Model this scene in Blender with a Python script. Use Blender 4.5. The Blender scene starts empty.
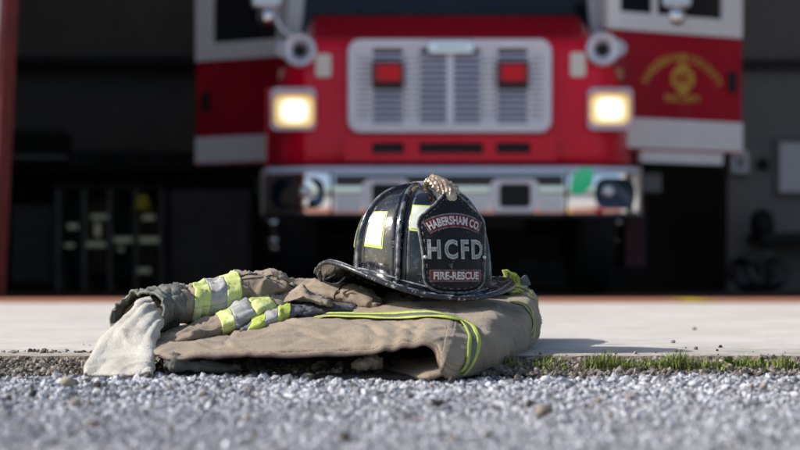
import bpy, bmesh, math, random
import numpy as np
from mathutils import Vector, Matrix, noise
from mathutils.bvhtree import BVHTree

random.seed(7); rng = np.random.default_rng(11)
R = math.radians
F = 1665.0; CAMH = 0.13; HX = 400.0; HY = 277.0
sc = bpy.context.scene
col = sc.collection

def P(px, py, d):
    return Vector(((px-HX)/F*d, d, CAMH+(HY-py)/F*d))

# ------------------------------------------------------------------ objects
def tag(o, label=None, cat=None, group=None, kind=None):
    if label: o['label'] = label
    if cat: o['category'] = cat
    if group: o['group'] = group
    if kind: o['kind'] = kind
    return o

def thing(name, label, cat, loc=(0, 0, 0), rotz=0.0, group=None):
    o = bpy.data.objects.new(name, None); col.objects.link(o)
    o.empty_display_size = 0.1
    o.location = loc; o.rotation_euler = (0, 0, rotz)
    return tag(o, label, cat, group)

def link(name, me, mat=None, parent=None, smooth=True, local=False):
    """vertices given in world space; parent is an unrotated empty unless local"""
    o = bpy.data.objects.new(name, me); col.objects.link(o)
    if mat is not None: me.materials.append(mat)
    if smooth is not None:
        me.polygons.foreach_set('use_smooth', [bool(smooth)]*len(me.polygons))
    if parent is not None:
        o.parent = parent
        if not local:
            q = parent; off = Vector((0, 0, 0))
            while q is not None:
                off += q.location; q = q.parent
            o.location = -off
    return o

class MB:
    def __init__(s): s.v = []; s.f = []
    def add(s, vs, fs):
        n = len(s.v); s.v += [tuple(v) for v in vs]; s.f += [tuple(i+n for i in f) for f in fs]; return s
    def box(s, x0, x1, y0, y1, z0, z1, fr=None):
        vs = [(x, y, z) for x in (x0, x1) for y in (y0, y1) for z in (z0, z1)]
        if fr: vs = [fr(*v) for v in vs]
        return s.add(vs, [(0, 1, 3, 2), (4, 6, 7, 5), (0, 4, 5, 1), (2, 3, 7, 6), (0, 2, 6, 4), (1, 5, 7, 3)])
    def tube(s, pts, r, n=10, cap=True):
        pts = [Vector(p) for p in pts]
        rs = r if isinstance(r, (list, tuple)) else [r]*len(pts)
        base = len(s.v); up = None
        for i, p in enumerate(pts):
            t = (pts[min(i+1, len(pts)-1)]-pts[max(i-1, 0)]).normalized()
            if up is None:
                up = t.orthogonal().normalized()
            up = (up-t*up.dot(t))
            up = up.normalized() if up.length > 1e-6 else t.orthogonal().normalized()
            w = t.cross(up)
            for k in range(n):
                a = 2*math.pi*k/n
                s.v.append(tuple(p+(up*math.cos(a)+w*math.sin(a))*rs[i]))
        for i in range(len(pts)-1):
            for k in range(n):
                a = base+i*n+k; b = base+i*n+(k+1) % n
                s.f.append((a, b, b+n, a+n))
        if cap:
            s.f.append(tuple(base+k for k in range(n))[::-1])
            s.f.append(tuple(base+(len(pts)-1)*n+k for k in range(n)))
        return s
    def lathe(s, prof, c, axis='y', n=32):
        """prof: list of (radius, along)"""
        base = len(s.v); c = Vector(c)
        for (r, h) in prof:
            for k in range(n):
                a = 2*math.pi*k/n
                u, w = r*math.cos(a), r*math.sin(a)
                v = {'y': (u, h, w), 'z': (u, w, h), 'x': (h, u, w)}[axis]
                s.v.append(tuple(c+Vector(v)))
        for i in range(len(prof)-1):
            for k in range(n):
                a = base+i*n+k; b = base+i*n+(k+1) % n
                s.f.append((a, b, b+n, a+n))
        return s
    def prism(s, poly, m0, m1):
        """poly list of 2D, m0/m1 map 2D->3D front and back"""
        n = len(poly); b = len(s.v)
        s.v += [tuple(m0(*p)) for p in poly]+[tuple(m1(*p)) for p in poly]
        s.f.append(tuple(range(b, b+n))); s.f.append(tuple(range(b+2*n-1, b+n-1, -1)))
        for i in range(n):
            j = (i+1) % n
            s.f.append((b+i, b+n+i, b+n+j, b+j))
        return s
    def build(s, name, mat, parent=None, smooth=False, bevel=0, solid=0, sub=0, local=False, seg=2):
        me = bpy.data.meshes.new(name); me.from_pydata(s.v, [], s.f); me.update()
        bm = bmesh.new(); bm.from_mesh(me); bmesh.ops.recalc_face_normals(bm, faces=bm.faces); bm.to_mesh(me); bm.free()
        o = link(name, me, mat, parent, smooth, local)
        if solid:
            m = o.modifiers.new('s', 'SOLIDIFY'); m.thickness = solid; m.offset = -1
        if bevel:
            m = o.modifiers.new('b', 'BEVEL'); m.width = bevel; m.segments = seg; m.limit_method = 'ANGLE'; m.angle_limit = R(40)
            me.polygons.foreach_set('use_smooth', [True]*len(me.polygons))
            w = o.modifiers.new('w', 'WEIGHTED_NORMAL')
        if sub:
            m = o.modifiers.new('u', 'SUBSURF'); m.levels = sub; m.render_levels = sub
        return o

def rrect(x0, x1, z0, z1, r, n=6):
    out = []
    for cx, cz, a0 in ((x1-r, z1-r, 0), (x0+r, z1-r, 90), (x0+r, z0+r, 180), (x1-r, z0+r, 270)):
        for k in range(n+1):
            a = R(a0+90*k/n); out.append((cx+r*math.cos(a), cz+r*math.sin(a)))
    return out

def ring_frame(mb, outer, inner, m0, m1):
    """frame with a hole: outer and inner loops with equal counts"""
    n = len(outer); b = len(mb.v)
    for m in (m0, m1):
        mb.v += [tuple(m(*p)) for p in outer]+[tuple(m(*p)) for p in inner]
    for i in range(n):
        j = (i+1) % n
        mb.f.append((b+i, b+j, b+n+j, b+n+i))
        mb.f.append((b+2*n+i, b+3*n+i, b+3*n+j, b+2*n+j))
        mb.f.append((b+i, b+2*n+i, b+2*n+j, b+j))
        mb.f.append((b+n+i, b+n+j, b+3*n+j, b+3*n+i))
    return mb

# ------------------------------------------------------------------ materials
def mat(name, c1, c2=None, rough=0.6, metal=0.0, nscale=8.0, ndetail=6.0, lo=0.35, hi=0.65, bump=0.0, bscale=80.0,
        bdist=0.002, coat=0.0, emit=None, estr=0.0, rough2=None, island=0.0, spots=None, uvstitch=None, spec=None,
        bump2=0.0, b2scale=10.0, transm=0.0, mapscale=None, sheen=0.0, coord='Object'):
    m = bpy.data.materials.new(name); m.use_nodes = True
    nt = m.node_tree; N = nt.nodes; L = nt.links
    b = N['Principled BSDF']
    b.inputs['Roughness'].default_value = rough; b.inputs['Metallic'].default_value = metal
    b.inputs['Coat Weight'].default_value = coat; b.inputs['Coat Roughness'].default_value = 0.06
    b.inputs['Transmission Weight'].default_value = transm
    b.inputs['Sheen Weight'].default_value = sheen
    if spec is not None: b.inputs['Specular IOR Level'].default_value = spec
    if emit: b.inputs['Emission Color'].default_value = (*emit, 1); b.inputs['Emission Strength'].default_value = estr
    tc = N.new('ShaderNodeTexCoord'); src = tc.outputs[coord]
    if mapscale:
        mp = N.new('ShaderNodeMapping'); mp.inputs['Scale'].default_value = mapscale; L.new(src, mp.inputs[0]); src = mp.outputs[0]
    c2 = c2 or tuple(x*0.8 for x in c1)
    n1 = N.new('ShaderNodeTexNoise'); n1.inputs['Scale'].default_value = nscale; n1.inputs['Detail'].default_value = ndetail
    n1.inputs['Roughness'].default_value = 0.62
    L.new(src, n1.inputs['Vector'])
    rp = N.new('ShaderNodeValToRGB'); rp.color_ramp.elements[0].position = lo; rp.color_ramp.elements[1].position = hi
    rp.color_ramp.elements[0].color = (*c2, 1); rp.color_ramp.elements[1].color = (*c1, 1)
    L.new(n1.outputs['Fac'], rp.inputs[0]); out = rp.outputs[0]
    def mixc(fac, a, bcol, mode='MIX'):
        mx = N.new('ShaderNodeMix'); mx.data_type = 'RGBA'; mx.blend_type = mode
        if isinstance(fac, float): mx.inputs[0].default_value = fac
        else: L.new(fac, mx.inputs[0])
        L.new(a, mx.inputs[6])
        if isinstance(bcol, tuple): mx.inputs[7].default_value = (*bcol, 1)
        else: L.new(bcol, mx.inputs[7])
        return mx.outputs[2]
    def math_(op, a, b_=None, clamp=False):
        q = N.new('ShaderNodeMath'); q.operation = op; q.use_clamp = clamp
        for i, x in enumerate((a, b_)):
            if x is None: continue
            if isinstance(x, (int, float)): q.inputs[i].default_value = x
            else: L.new(x, q.inputs[i])
        return q.outputs[0]
    if island:
        g = N.new('ShaderNodeNewGeometry')
        r2 = N.new('ShaderNodeValToRGB'); e = r2.color_ramp.elements
        e[0].position = 0; e[0].color = (1-island, 1-island, 1-island, 1); e[1].position = 1; e[1].color = (1+island, 1+island, 1+island*1.02, 1)
        L.new(g.outputs['Random Per Island'], r2.inputs[0])
        out = mixc(1.0, out, r2.outputs[0], 'MULTIPLY')
    roughsock = None
    if spots:   # (color, scale, threshold, softness[, roughness])
        for sp in spots:
            n2 = N.new('ShaderNodeTexNoise'); n2.inputs['Scale'].default_value = sp[1]; n2.inputs['Detail'].default_value = 8
            n2.inputs['Roughness'].default_value = 0.7
            L.new(src, n2.inputs['Vector'])
            f = math_('MULTIPLY', math_('SUBTRACT', n2.outputs['Fac'], sp[2]), 1.0/sp[3], True)
            out = mixc(f, out, sp[0])
            if len(sp) > 4:
                base_r = roughsock if roughsock is not None else rough
                roughsock = math_('ADD', math_('MULTIPLY', f, sp[4]-rough), base_r, True)
    if uvstitch:   # list of (v, halfwidth, dashes, colour, strength)
        uv = N.new('ShaderNodeSeparateXYZ'); L.new(tc.outputs['UV'], uv.inputs[0])
        for (v0, hw, dn, cc, st) in uvstitch:
            near = math_('LESS_THAN', math_('ABSOLUTE', math_('SUBTRACT', uv.outputs[1], v0)), hw)
            if dn:
                fr = math_('GREATER_THAN', math_('FRACT', math_('MULTIPLY', uv.outputs[0], dn)), 0.4)
                near = math_('MULTIPLY', near, fr)
            out = mixc(math_('MULTIPLY', near, st), out, cc)
    L.new(out, b.inputs['Base Color'])
    if rough2 is not None:
        roughsock = math_('ADD', math_('MULTIPLY', n1.outputs['Fac'], rough2-rough), rough)
    if roughsock is not None: L.new(roughsock, b.inputs['Roughness'])
    last = None
    if bump2:
        n4 = N.new('ShaderNodeTexNoise'); n4.inputs['Scale'].default_value = b2scale; n4.inputs['Detail'].default_value = 5
        L.new(src, n4.inputs['Vector'])
        bp = N.new('ShaderNodeBump'); bp.inputs['Strength'].default_value = 1.0; bp.inputs['Distance'].default_value = bump2
        L.new(n4.outputs['Fac'], bp.inputs['Height']); last = bp.outputs[0]
    if bump:
        n3 = N.new('ShaderNodeTexNoise'); n3.inputs['Scale'].default_value = bscale; n3.inputs['Detail'].default_value = 4
        L.new(src, n3.inputs['Vector'])
        bp = N.new('ShaderNodeBump'); bp.inputs['Strength'].default_value = bump; bp.inputs['Distance'].default_value = bdist
        L.new(n3.outputs['Fac'], bp.inputs['Height'])
        if last is not None: L.new(last, bp.inputs['Normal'])
        last = bp.outputs[0]
    if last is not None: L.new(last, b.inputs['Normal'])
    return m

TAN = (0.36, 0.28, 0.19); TAN2 = (0.22, 0.168, 0.112)
M = {}
M['canvas'] = mat('canvas', TAN, TAN2, rough=0.9, nscale=14, bump=0.7, bscale=330, bdist=0.0016, bump2=0.002, b2scale=30, sheen=0.15,
                  spots=[((0.24, 0.19, 0.15), 190, 0.47, 0.25), ((0.14, 0.115, 0.10), 30, 0.585, 0.16), ((0.42, 0.37, 0.30), 70, 0.66, 0.1)])
M['canvas_body'] = mat('canvas_body', TAN, TAN2, rough=0.9, nscale=14, bump=0.7, bscale=330, bdist=0.0016, bump2=0.0018, b2scale=26, sheen=0.15,
                       spots=[((0.24, 0.19, 0.15), 190, 0.47, 0.25), ((0.15, 0.12, 0.105), 22, 0.575, 0.16), ((0.42, 0.37, 0.30), 70, 0.66, 0.1)],
                       uvstitch=[(0.93, 0.005, 130, (0.09, 0.07, 0.05), 0.9), (0.895, 0.0035, 140, (0.10, 0.08, 0.06), 0.7), (0.985, 0.014, 0, (0.13, 0.09, 0.07), 0.6)])
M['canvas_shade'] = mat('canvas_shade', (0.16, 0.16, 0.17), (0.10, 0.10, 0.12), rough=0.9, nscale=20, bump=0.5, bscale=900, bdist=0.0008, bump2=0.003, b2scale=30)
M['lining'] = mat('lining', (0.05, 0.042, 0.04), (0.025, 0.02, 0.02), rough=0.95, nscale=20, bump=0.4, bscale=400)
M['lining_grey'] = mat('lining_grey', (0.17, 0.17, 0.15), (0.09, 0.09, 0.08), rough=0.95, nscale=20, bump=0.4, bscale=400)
M['cuff'] = mat('cuff', (0.21, 0.215, 0.185), (0.11, 0.115, 0.10), rough=0.85, nscale=40, bump=0.6, bscale=500, bdist=0.001, bump2=0.003, b2scale=60,
                spots=[((0.35, 0.34, 0.30), 60, 0.6, 0.15)])
M['knit'] = mat('knit', (0.60, 0.56, 0.48), (0.47, 0.43, 0.36), rough=1.0, nscale=45, bump=0.8, bscale=380, bdist=0.0014, bump2=0.0010, b2scale=60, sheen=0.4,
                spots=[((0.50, 0.46, 0.39), 200, 0.45, 0.35), ((0.27, 0.235, 0.19), 17, 0.53, 0.20)])
M['lime'] = mat('lime', (0.60, 0.70, 0.12), (0.42, 0.50, 0.09), rough=0.7, nscale=40, bump=0.7, bscale=330, bdist=0.0012, spots=[((0.34, 0.38, 0.10), 150, 0.5, 0.2), ((0.25, 0.27, 0.10), 40, 0.58, 0.12)])
M['silver'] = mat('silver_tape', (0.46, 0.46, 0.43), (0.30, 0.30, 0.28), rough=0.5, nscale=50, bump=0.6, bscale=330, bdist=0.001, spots=[((0.20, 0.18, 0.16), 60, 0.55, 0.14)])
M['lime_sunlit'] = mat('lime_sunlit', (0.68, 0.74, 0.24), (0.52, 0.58, 0.18), rough=0.65, nscale=30, bump=0.6, bscale=330, bdist=0.001, spots=[((0.40, 0.42, 0.22), 90, 0.52, 0.2), ((0.74, 0.76, 0.50), 24, 0.52, 0.2)])  # worn lime trim on the sleeves, sunlight put into the paler colour
M['silver_dull'] = mat('silver_tape_dull', (0.17, 0.17, 0.15), (0.10, 0.10, 0.09), rough=0.6, nscale=60, bump=0.6, bscale=330, bdist=0.001)
M['helmet'] = mat('helmet_black', (0.006, 0.008, 0.013), (0.002, 0.003, 0.006), rough=0.16, nscale=30, coat=0.6, bump2=0.0012, b2scale=26, bump=0.25, bscale=240, bdist=0.0006,
                  spots=[((0.10, 0.11, 0.13), 30, 0.57, 0.16, 0.45), ((0.30, 0.32, 0.37), 75, 0.60, 0.10, 0.7), ((0.55, 0.55, 0.56), 130, 0.665, 0.05, 0.8), ((0.5, 0.49, 0.48), 240, 0.645, 0.03, 0.8)])
def edge_wear_glint(m, colr, lo, hi, st):
    nt = m.node_tree; N = nt.nodes; L = nt.links; b = N['Principled BSDF']
    g = N.new('ShaderNodeNewGeometry'); r = N.new('ShaderNodeMapRange'); r.inputs[1].default_value = lo; r.inputs[2].default_value = hi; r.inputs[4].default_value = st
    L.new(g.outputs['Pointiness'], r.inputs[0])
    n = N.new('ShaderNodeTexNoise'); n.inputs['Scale'].default_value = 70; n.inputs['Detail'].default_value = 8; tc = N.new('ShaderNodeTexCoord'); L.new(tc.outputs['Object'], n.inputs[0])
    r2 = N.new('ShaderNodeMapRange'); r2.inputs[1].default_value = .42; r2.inputs[2].default_value = .62; L.new(n.outputs['Fac'], r2.inputs[0])
    q = N.new('ShaderNodeMath'); q.operation = 'MULTIPLY'; L.new(r.outputs[0], q.inputs[0]); L.new(r2.outputs[0], q.inputs[1])
    mx = N.new('ShaderNodeMix'); mx.data_type = 'RGBA'; L.new(q.outputs[0], mx.inputs[0])
    src = b.inputs['Base Color'].links[0].from_socket; L.new(src, mx.inputs[6]); mx.inputs[7].default_value = (*colr, 1); L.new(mx.outputs[2], b.inputs['Base Color'])
edge_wear_glint(M['helmet'], (0.42, 0.42, 0.44), 0.505, 0.56, 0.9)  # rib crests lightened: scuffs, plus sun highlights put into the colour
M['leather'] = mat('shield_leather', (0.014, 0.013, 0.014), (0.006, 0.006, 0.007), rough=0.5, spec=0.3, nscale=40, bump=0.5, bscale=260, bdist=0.001,
                   spots=[((0.25, 0.25, 0.25), 90, 0.63, 0.05), ((0.55, 0.53, 0.50), 260, 0.66, 0.04)])
M['rim'] = mat('helmet_rim', (0.045, 0.05, 0.06), (0.01, 0.01, 0.015), rough=0.35, nscale=60, spots=[((0.5, 0.5, 0.5), 160, 0.58, 0.06)])
M['shieldrim'] = mat('shield_rim', (0.30, 0.29, 0.27), (0.05, 0.05, 0.05), rough=0.6, nscale=140, lo=0.4, hi=0.6)
M['red_panel'] = mat('shield_red', (0.26, 0.012, 0.02), (0.10, 0.008, 0.012), rough=0.5, nscale=90, spots=[((0.4, 0.35, 0.33), 220, 0.66, 0.04)])
M['white_letter'] = mat('white_letter', (0.78, 0.76, 0.72), (0.45, 0.43, 0.42), rough=0.6, nscale=160)
M['silver_letter'] = mat('silver_letter', (0.62, 0.61, 0.58), (0.30, 0.30, 0.30), rough=0.45, metal=0.3, nscale=160)
M['grey_letter'] = mat('grey_letter', (0.30, 0.29, 0.28), (0.16, 0.16, 0.16), rough=0.5, nscale=160)
M['reflect'] = mat('reflective_patch', (0.80, 0.83, 0.74), (0.62, 0.66, 0.56), rough=0.35, nscale=60, coat=0.3, spots=[((0.3, 0.3, 0.28), 120, 0.66, 0.05)])
M['reflect_edge'] = mat('reflective_edge', (0.62, 0.72, 0.10), (0.4, 0.5, 0.08), rough=0.4)
M['gold'] = mat('worn_brass', (0.70, 0.55, 0.40), (0.34, 0.24, 0.16), rough=0.34, metal=0.6, nscale=90, bump=0.6, bscale=220, bdist=0.0008, spots=[((0.05, 0.04, 0.04), 150, 0.60, 0.05)])
M['strap'] = mat('strap', (0.32, 0.33, 0.34), (0.16, 0.17, 0.18), rough=0.8)
M['darkblue'] = mat('dark_plastic', (0.03, 0.04, 0.06), rough=0.35)
# truck
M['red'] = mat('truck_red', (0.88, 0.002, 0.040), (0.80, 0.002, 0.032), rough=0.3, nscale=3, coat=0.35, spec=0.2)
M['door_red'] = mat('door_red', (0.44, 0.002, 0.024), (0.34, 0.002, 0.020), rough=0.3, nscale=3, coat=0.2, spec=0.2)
M['white'] = mat('truck_white', (0.92, 0.92, 0.93), (0.88, 0.88, 0.90), rough=0.25, nscale=4, coat=0.6)
M['chrome'] = mat('chrome', (0.90, 0.90, 0.92), (0.82, 0.83, 0.86), rough=0.06, metal=1.0, nscale=3)
M['horn'] = mat('horn_metal', (0.82, 0.82, 0.90), (0.70, 0.70, 0.80), rough=0.3, metal=0.35, nscale=6)
M['chrome_d'] = mat('chrome_dull', (0.80, 0.80, 0.86), (0.68, 0.68, 0.74), rough=0.25, metal=0.6, nscale=6)
M['grille'] = mat('grille_alloy', (0.93, 0.92, 0.97), (0.88, 0.87, 0.94), rough=0.35, metal=0.1, nscale=6)
M['dark'] = mat('black_rubber', (0.012, 0.012, 0.014), (0.006, 0.006, 0.008), rough=0.7, nscale=8)
M['chassis'] = mat('chassis', (0.016, 0.016, 0.018), (0.008, 0.008, 0.010), rough=0.6, nscale=8)
M['glass'] = mat('dark_glass', (0.010, 0.014, 0.022), (0.008, 0.01, 0.016), rough=0.05, nscale=2, spec=0.5)
M['gold_leaf'] = mat('gold_leaf', (0.70, 0.40, 0.06), (0.5, 0.28, 0.04), rough=0.4, nscale=20)
M['redlens'] = mat('red_lens', (0.60, 0.003, 0.012), (0.45, 0.003, 0.01), rough=0.2, coat=0.2, spec=0.2, emit=(1, 0.01, 0.02), estr=0.10)
M['redlens_d'] = mat('red_housing', (0.18, 0.008, 0.02), rough=0.3, coat=0.2)
M['amber'] = mat('amber_lens', (0.50, 0.14, 0.02), (0.35, 0.09, 0.01), rough=0.2, coat=1.0)
M['clearlens'] = mat('clear_lens', (0.93, 0.84, 0.72), (0.86, 0.76, 0.66), rough=0.15, coat=1.0)
M['green_glow'] = mat('green_reflection', (0.02, 0.65, 0.30), (0.01, 0.45, 0.2), rough=0.15, coat=1.0, emit=(0.02, 0.8, 0.35), estr=0.15)
M['lamp'] = mat('lamp_lit', (1, 1, 1), rough=0.3, emit=(1.0, 0.97, 0.86), estr=1.15)
M['lamp_rim'] = mat('lamp_lit_rim', (1, 0.9, 0.6), rough=0.3, emit=(1.0, 0.72, 0.16), estr=0.5)
# garage
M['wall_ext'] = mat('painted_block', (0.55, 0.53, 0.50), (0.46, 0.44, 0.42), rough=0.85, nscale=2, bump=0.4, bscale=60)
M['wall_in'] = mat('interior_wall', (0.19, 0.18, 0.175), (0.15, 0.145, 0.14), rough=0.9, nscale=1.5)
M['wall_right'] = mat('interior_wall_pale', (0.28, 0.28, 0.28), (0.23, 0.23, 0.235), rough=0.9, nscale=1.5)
M['wall_white'] = mat('interior_white', (0.82, 0.81, 0.80), (0.76, 0.75, 0.74), rough=.8, nscale=2)
M['beam'] = mat('dark_steel', (0.02, 0.02, 0.02), (0.012, 0.012, 0.013), rough=0.7)
M['panel_grey'] = mat('panel_grey', (0.22, 0.22, 0.23), (0.16, 0.16, 0.17), rough=0.8, nscale=5)
M['jamb_red'] = mat('jamb_red', (0.27, 0.055, 0.05), (0.16, 0.03, 0.03), rough=0.6, nscale=10)
M['jamb_white'] = mat('jamb_white', (0.55, 0.55, 0.58), (0.42, 0.42, 0.45), rough=0.6, nscale=10)
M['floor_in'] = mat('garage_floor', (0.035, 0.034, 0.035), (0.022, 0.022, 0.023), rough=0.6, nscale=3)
M['gear_dark'] = mat('gear_dark', (0.02, 0.019, 0.018), (0.01, 0.01, 0.01), rough=0.9)
M['gear_tan'] = mat('gear_tan', (0.08, 0.065, 0.045), (0.05, 0.04, 0.03), rough=0.9)
M['tape'] = mat('gear_tape', (0.80, 0.80, 0.66), (0.60, 0.62, 0.45), rough=0.6, emit=(0.75, 0.78, 0.6), estr=0.06)  # faint emission stands in for light thrown back by the tape
M['yellow'] = mat('yellow_paint', (0.85, 0.60, 0.02), (0.7, 0.5, 0.02), rough=0.6, nscale=20)
M['yellow_gear'] = mat('yellow_gear', (0.75, 0.65, 0.02), (0.6, 0.5, 0.02), rough=0.5)
M['board'] = mat('white_board', (0.75, 0.79, 0.88), (0.68, 0.72, 0.82), rough=0.35, nscale=2)
M['hose'] = mat('black_hose', (0.03, 0.035, 0.05), (0.015, 0.018, 0.025), rough=0.18, nscale=10, coat=0.7)
# ground
M['apron'] = mat('apron_concrete', (0.64, 0.60, 0.555), (0.53, 0.495, 0.45), rough=0.9, nscale=3.0, ndetail=10, bump=0.5, bscale=160, bdist=0.002, bump2=0.006, b2scale=8,
                 spots=[((0.42, 0.39, 0.34), 7, 0.53, 0.22), ((0.36, 0.33, 0.29), 30, 0.60, 0.12), ((0.16, 0.14, 0.12), 60, 0.68, 0.05), ((0.70, 0.68, 0.65), 25, 0.60, 0.1)])
def edge_dirt(m):
    nt = m.node_tree; N = nt.nodes; L = nt.links; b = N['Principled BSDF']
    tc = N.new('ShaderNodeTexCoord'); sp = N.new('ShaderNodeSeparateXYZ'); L.new(tc.outputs['Object'], sp.inputs[0])
    r = N.new('ShaderNodeMapRange'); r.inputs[1].default_value = 2.75; r.inputs[2].default_value = 2.34; r.inputs[4].default_value = 1.0; L.new(sp.outputs[1], r.inputs[0])
    n = N.new('ShaderNodeTexNoise'); n.inputs['Scale'].default_value = 14; n.inputs['Detail'].default_value = 10; n.inputs['Roughness'].default_value = .75; L.new(tc.outputs['Object'], n.inputs[0])
    q = N.new('ShaderNodeMath'); q.operation = 'MULTIPLY_ADD'; L.new(r.outputs[0], q.inputs[0]); q.inputs[1].default_value = .42; L.new(n.outputs['Fac'], q.inputs[2])
    r2 = N.new('ShaderNodeMapRange'); r2.inputs[1].default_value = .66; r2.inputs[2].default_value = .98; r2.inputs[4].default_value = .8; L.new(q.outputs[0], r2.inputs[0])
    mx = N.new('ShaderNodeMix'); mx.data_type = 'RGBA'; L.new(r2.outputs[0], mx.inputs[0])
    src = b.inputs['Base Color'].links[0].from_socket; L.new(src, mx.inputs[6]); mx.inputs[7].default_value = (.27, .235, .195, 1); L.new(mx.outputs[2], b.inputs['Base Color'])
edge_dirt(M['apron'])
M['slab_edge'] = mat('slab_edge', (0.24, 0.19, 0.14), (0.10, 0.075, 0.055), rough=0.95, nscale=30, bump=1.0, bscale=150, bdist=0.006)
M['soil'] = mat('soil', (0.20, 0.155, 0.11), (0.07, 0.052, 0.038), rough=1.0, nscale=40, bump=1.0, bscale=200, bdist=0.005, bump2=0.01, b2scale=30)
M['rust'] = mat('red_floor_line', (0.50, 0.20, 0.12), (0.38, 0.15, 0.09), rough=0.8, nscale=4, spots=[((0.42, 0.36, 0.3), 8, 0.55, 0.2)])
M['gravel_base'] = mat('gravel_bed', (0.44, 0.43, 0.44), (0.22, 0.22, 0.23), rough=0.95, nscale=90, ndetail=4, bump=1.0, bscale=120, bdist=0.012)
M['stone'] = mat('gravel_stone', (0.48, 0.48, 0.505), (0.25, 0.25, 0.27), rough=0.85, nscale=60, bump=0.5, bscale=700, bdist=0.0008, island=0.62)
M['stone_brown'] = mat('edge_stone', (0.27, 0.23, 0.19), (0.09, 0.075, 0.06), rough=0.9, nscale=60, bump=0.5, bscale=700, bdist=0.0008, island=0.8)
M['pebble'] = mat('pebble', (0.42, 0.36, 0.28), (0.30, 0.25, 0.2), rough=0.8, nscale=100)
M['grass'] = mat('grass', (0.27, 0.31, 0.07), (0.10, 0.14, 0.03), rough=0.7, nscale=60, island=0.5)
M['grass_dry'] = mat('grass_dry', (0.36, 0.33, 0.14), (0.20, 0.19, 0.07), rough=0.8, nscale=60, island=0.4)
M['leaf'] = mat('weed_leaf', (0.16, 0.24, 0.05), (0.08, 0.13, 0.02), rough=0.6, nscale=80, island=0.4)

# ------------------------------------------------------------------ camera, light, sky
cam = bpy.data.cameras.new('camera'); co = bpy.data.objects.new('camera', cam); col.objects.link(co)
cam.sensor_width = 36; cam.lens = F/800*36
cam.shift_y = 52/800.0
co.location = (0, 0, CAMH); co.rotation_euler = (R(90), 0, 0)
cam.clip_start = 0.02; cam.clip_end = 2000
cam.dof.use_dof = True; cam.dof.focus_distance = 2.45; cam.dof.aperture_fstop = 4.6
sc.camera = co
SUN_DIR = Vector((0.95, 0.06, -0.66)).normalized()      # travel direction of the light
sun = bpy.data.lights.new('sun', 'SUN'); so = bpy.data.objects.new('sun', sun); col.objects.link(so)
sun.energy = 5.0; sun.angle = R(0.5); sun.color = (1.0, 0.965, 0.92)
so.rotation_euler = SUN_DIR.to_track_quat('-Z', 'Y').to_euler(); so.location = (-6, -2, 6)
w = bpy.data.worlds.new('World'); sc.world = w; w.use_nodes = True
nt = w.node_tree; bg = nt.nodes['Background']
sky = nt.nodes.new('ShaderNodeTexSky'); sky.sky_type = 'NISHITA'; sky.sun_disc = False
el = math.asin(-SUN_DIR.z); to_sun = -SUN_DIR
sky.sun_elevation = el
sky.sun_rotation = math.atan2(to_sun.x, to_sun.y)
sky.air_density = 1.0; sky.dust_density = 2.0
nt.links.new(sky.outputs[0], bg.inputs[0]); bg.inputs[1].default_value = 0.15
sc.view_settings.view_transform = 'Standard'; sc.view_settings.look = 'None'; sc.view_settings.exposure = 0
sc.cycles.max_bounces = 8; sc.cycles.diffuse_bounces = 5; sc.cycles.use_denoising = True
sc.cycles.sample_clamp_indirect = 8

# ------------------------------------------------------------------ splines and grids
def cr(p0, p1, p2, p3, t):
    t2 = t*t; t3 = t2*t
    return 0.5*((2*p1)+(-p0+p2)*t+(2*p0-5*p1+4*p2-p3)*t2+(-p0+3*p1-3*p2+p3)*t3)
def sample(arr, x):
    n = len(arr); i = min(int(x), n-2); t = x-i
    g = lambda k: arr[max(0, min(n-1, k))]
    p0 = g(i-1) if i > 0 else 2*g(0)-g(1)
    p3 = g(i+2) if i+2 < n else 2*g(n-1)-g(n-2)
    return cr(p0, g(i), g(i+1), p3, t)
def dense(net, nu, nv):
    net = np.array(net, float)     # (I,J,3)
    I, J = net.shape[:2]
    rows = np.array([sample(net, u) for u in np.linspace(0, I-1, nu)])
    rows = rows.transpose(1, 0, 2)
    out = np.array([sample(rows, v) for v in np.linspace(0, J-1, nv)])
    return out.transpose(1, 0, 2)   # (nu,nv,3)
def to_world(g):
    d = g[..., 2]
    return np.stack([(g[..., 0]-HX)/F*d, d, CAMH+(HY-g[..., 1])/F*d], -1)
def normals(g, closed_v=False):
    du = np.gradient(g, axis=0)
    if closed_v:
        dv = np.roll(g, -1, 1)-np.roll(g, 1, 1)
    else: dv = np.gradient(g, axis=1)
    n = np.cross(du, dv); l = np.linalg.norm(n, axis=-1, keepdims=True); l[l < 1e-9] = 1
    return n/l
def wrinkle(g, n, amp, sc1=18, fold=None, seed=0.0, stretch=(1, 1, 1)):
    out = g.copy()
    for i in range(g.shape[0]):
        for j in range(g.shape[1]):
            p = Vector(g[i, j]); q = Vector((p.x*stretch[0], p.y*stretch[1], p.z*stretch[2]))*sc1+Vector((seed, seed*1.7, 0))
            a = noise.noise(q)+0.5*noise.noise(q*2.3+Vector((5, 1, 2)))
            r = (1-abs(noise.noise(q*1.3+Vector((9, 3, 1))))*2.6); r = max(r, 0)**3   # creases
            r2 = (1-abs(noise.noise(q*0.8+Vector((2, 7, 4))))*3.2); r2 = max(r2, 0)**2
            h = amp*(a*0.6+r**1.5*1.3-r2**1.6*1.4)
            if fold: h += fold(i/(g.shape[0]-1), j/(g.shape[1]-1))

            h += amp*0.30*noise.noise(q*4.7+Vector((1, 8, 3)))-amp*0.35*max(0, 1-abs(noise.noise(q*2.9+Vector((4, 4, 9))))*6)**2
            out[i, j] += n[i, j]*h
    return out
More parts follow.
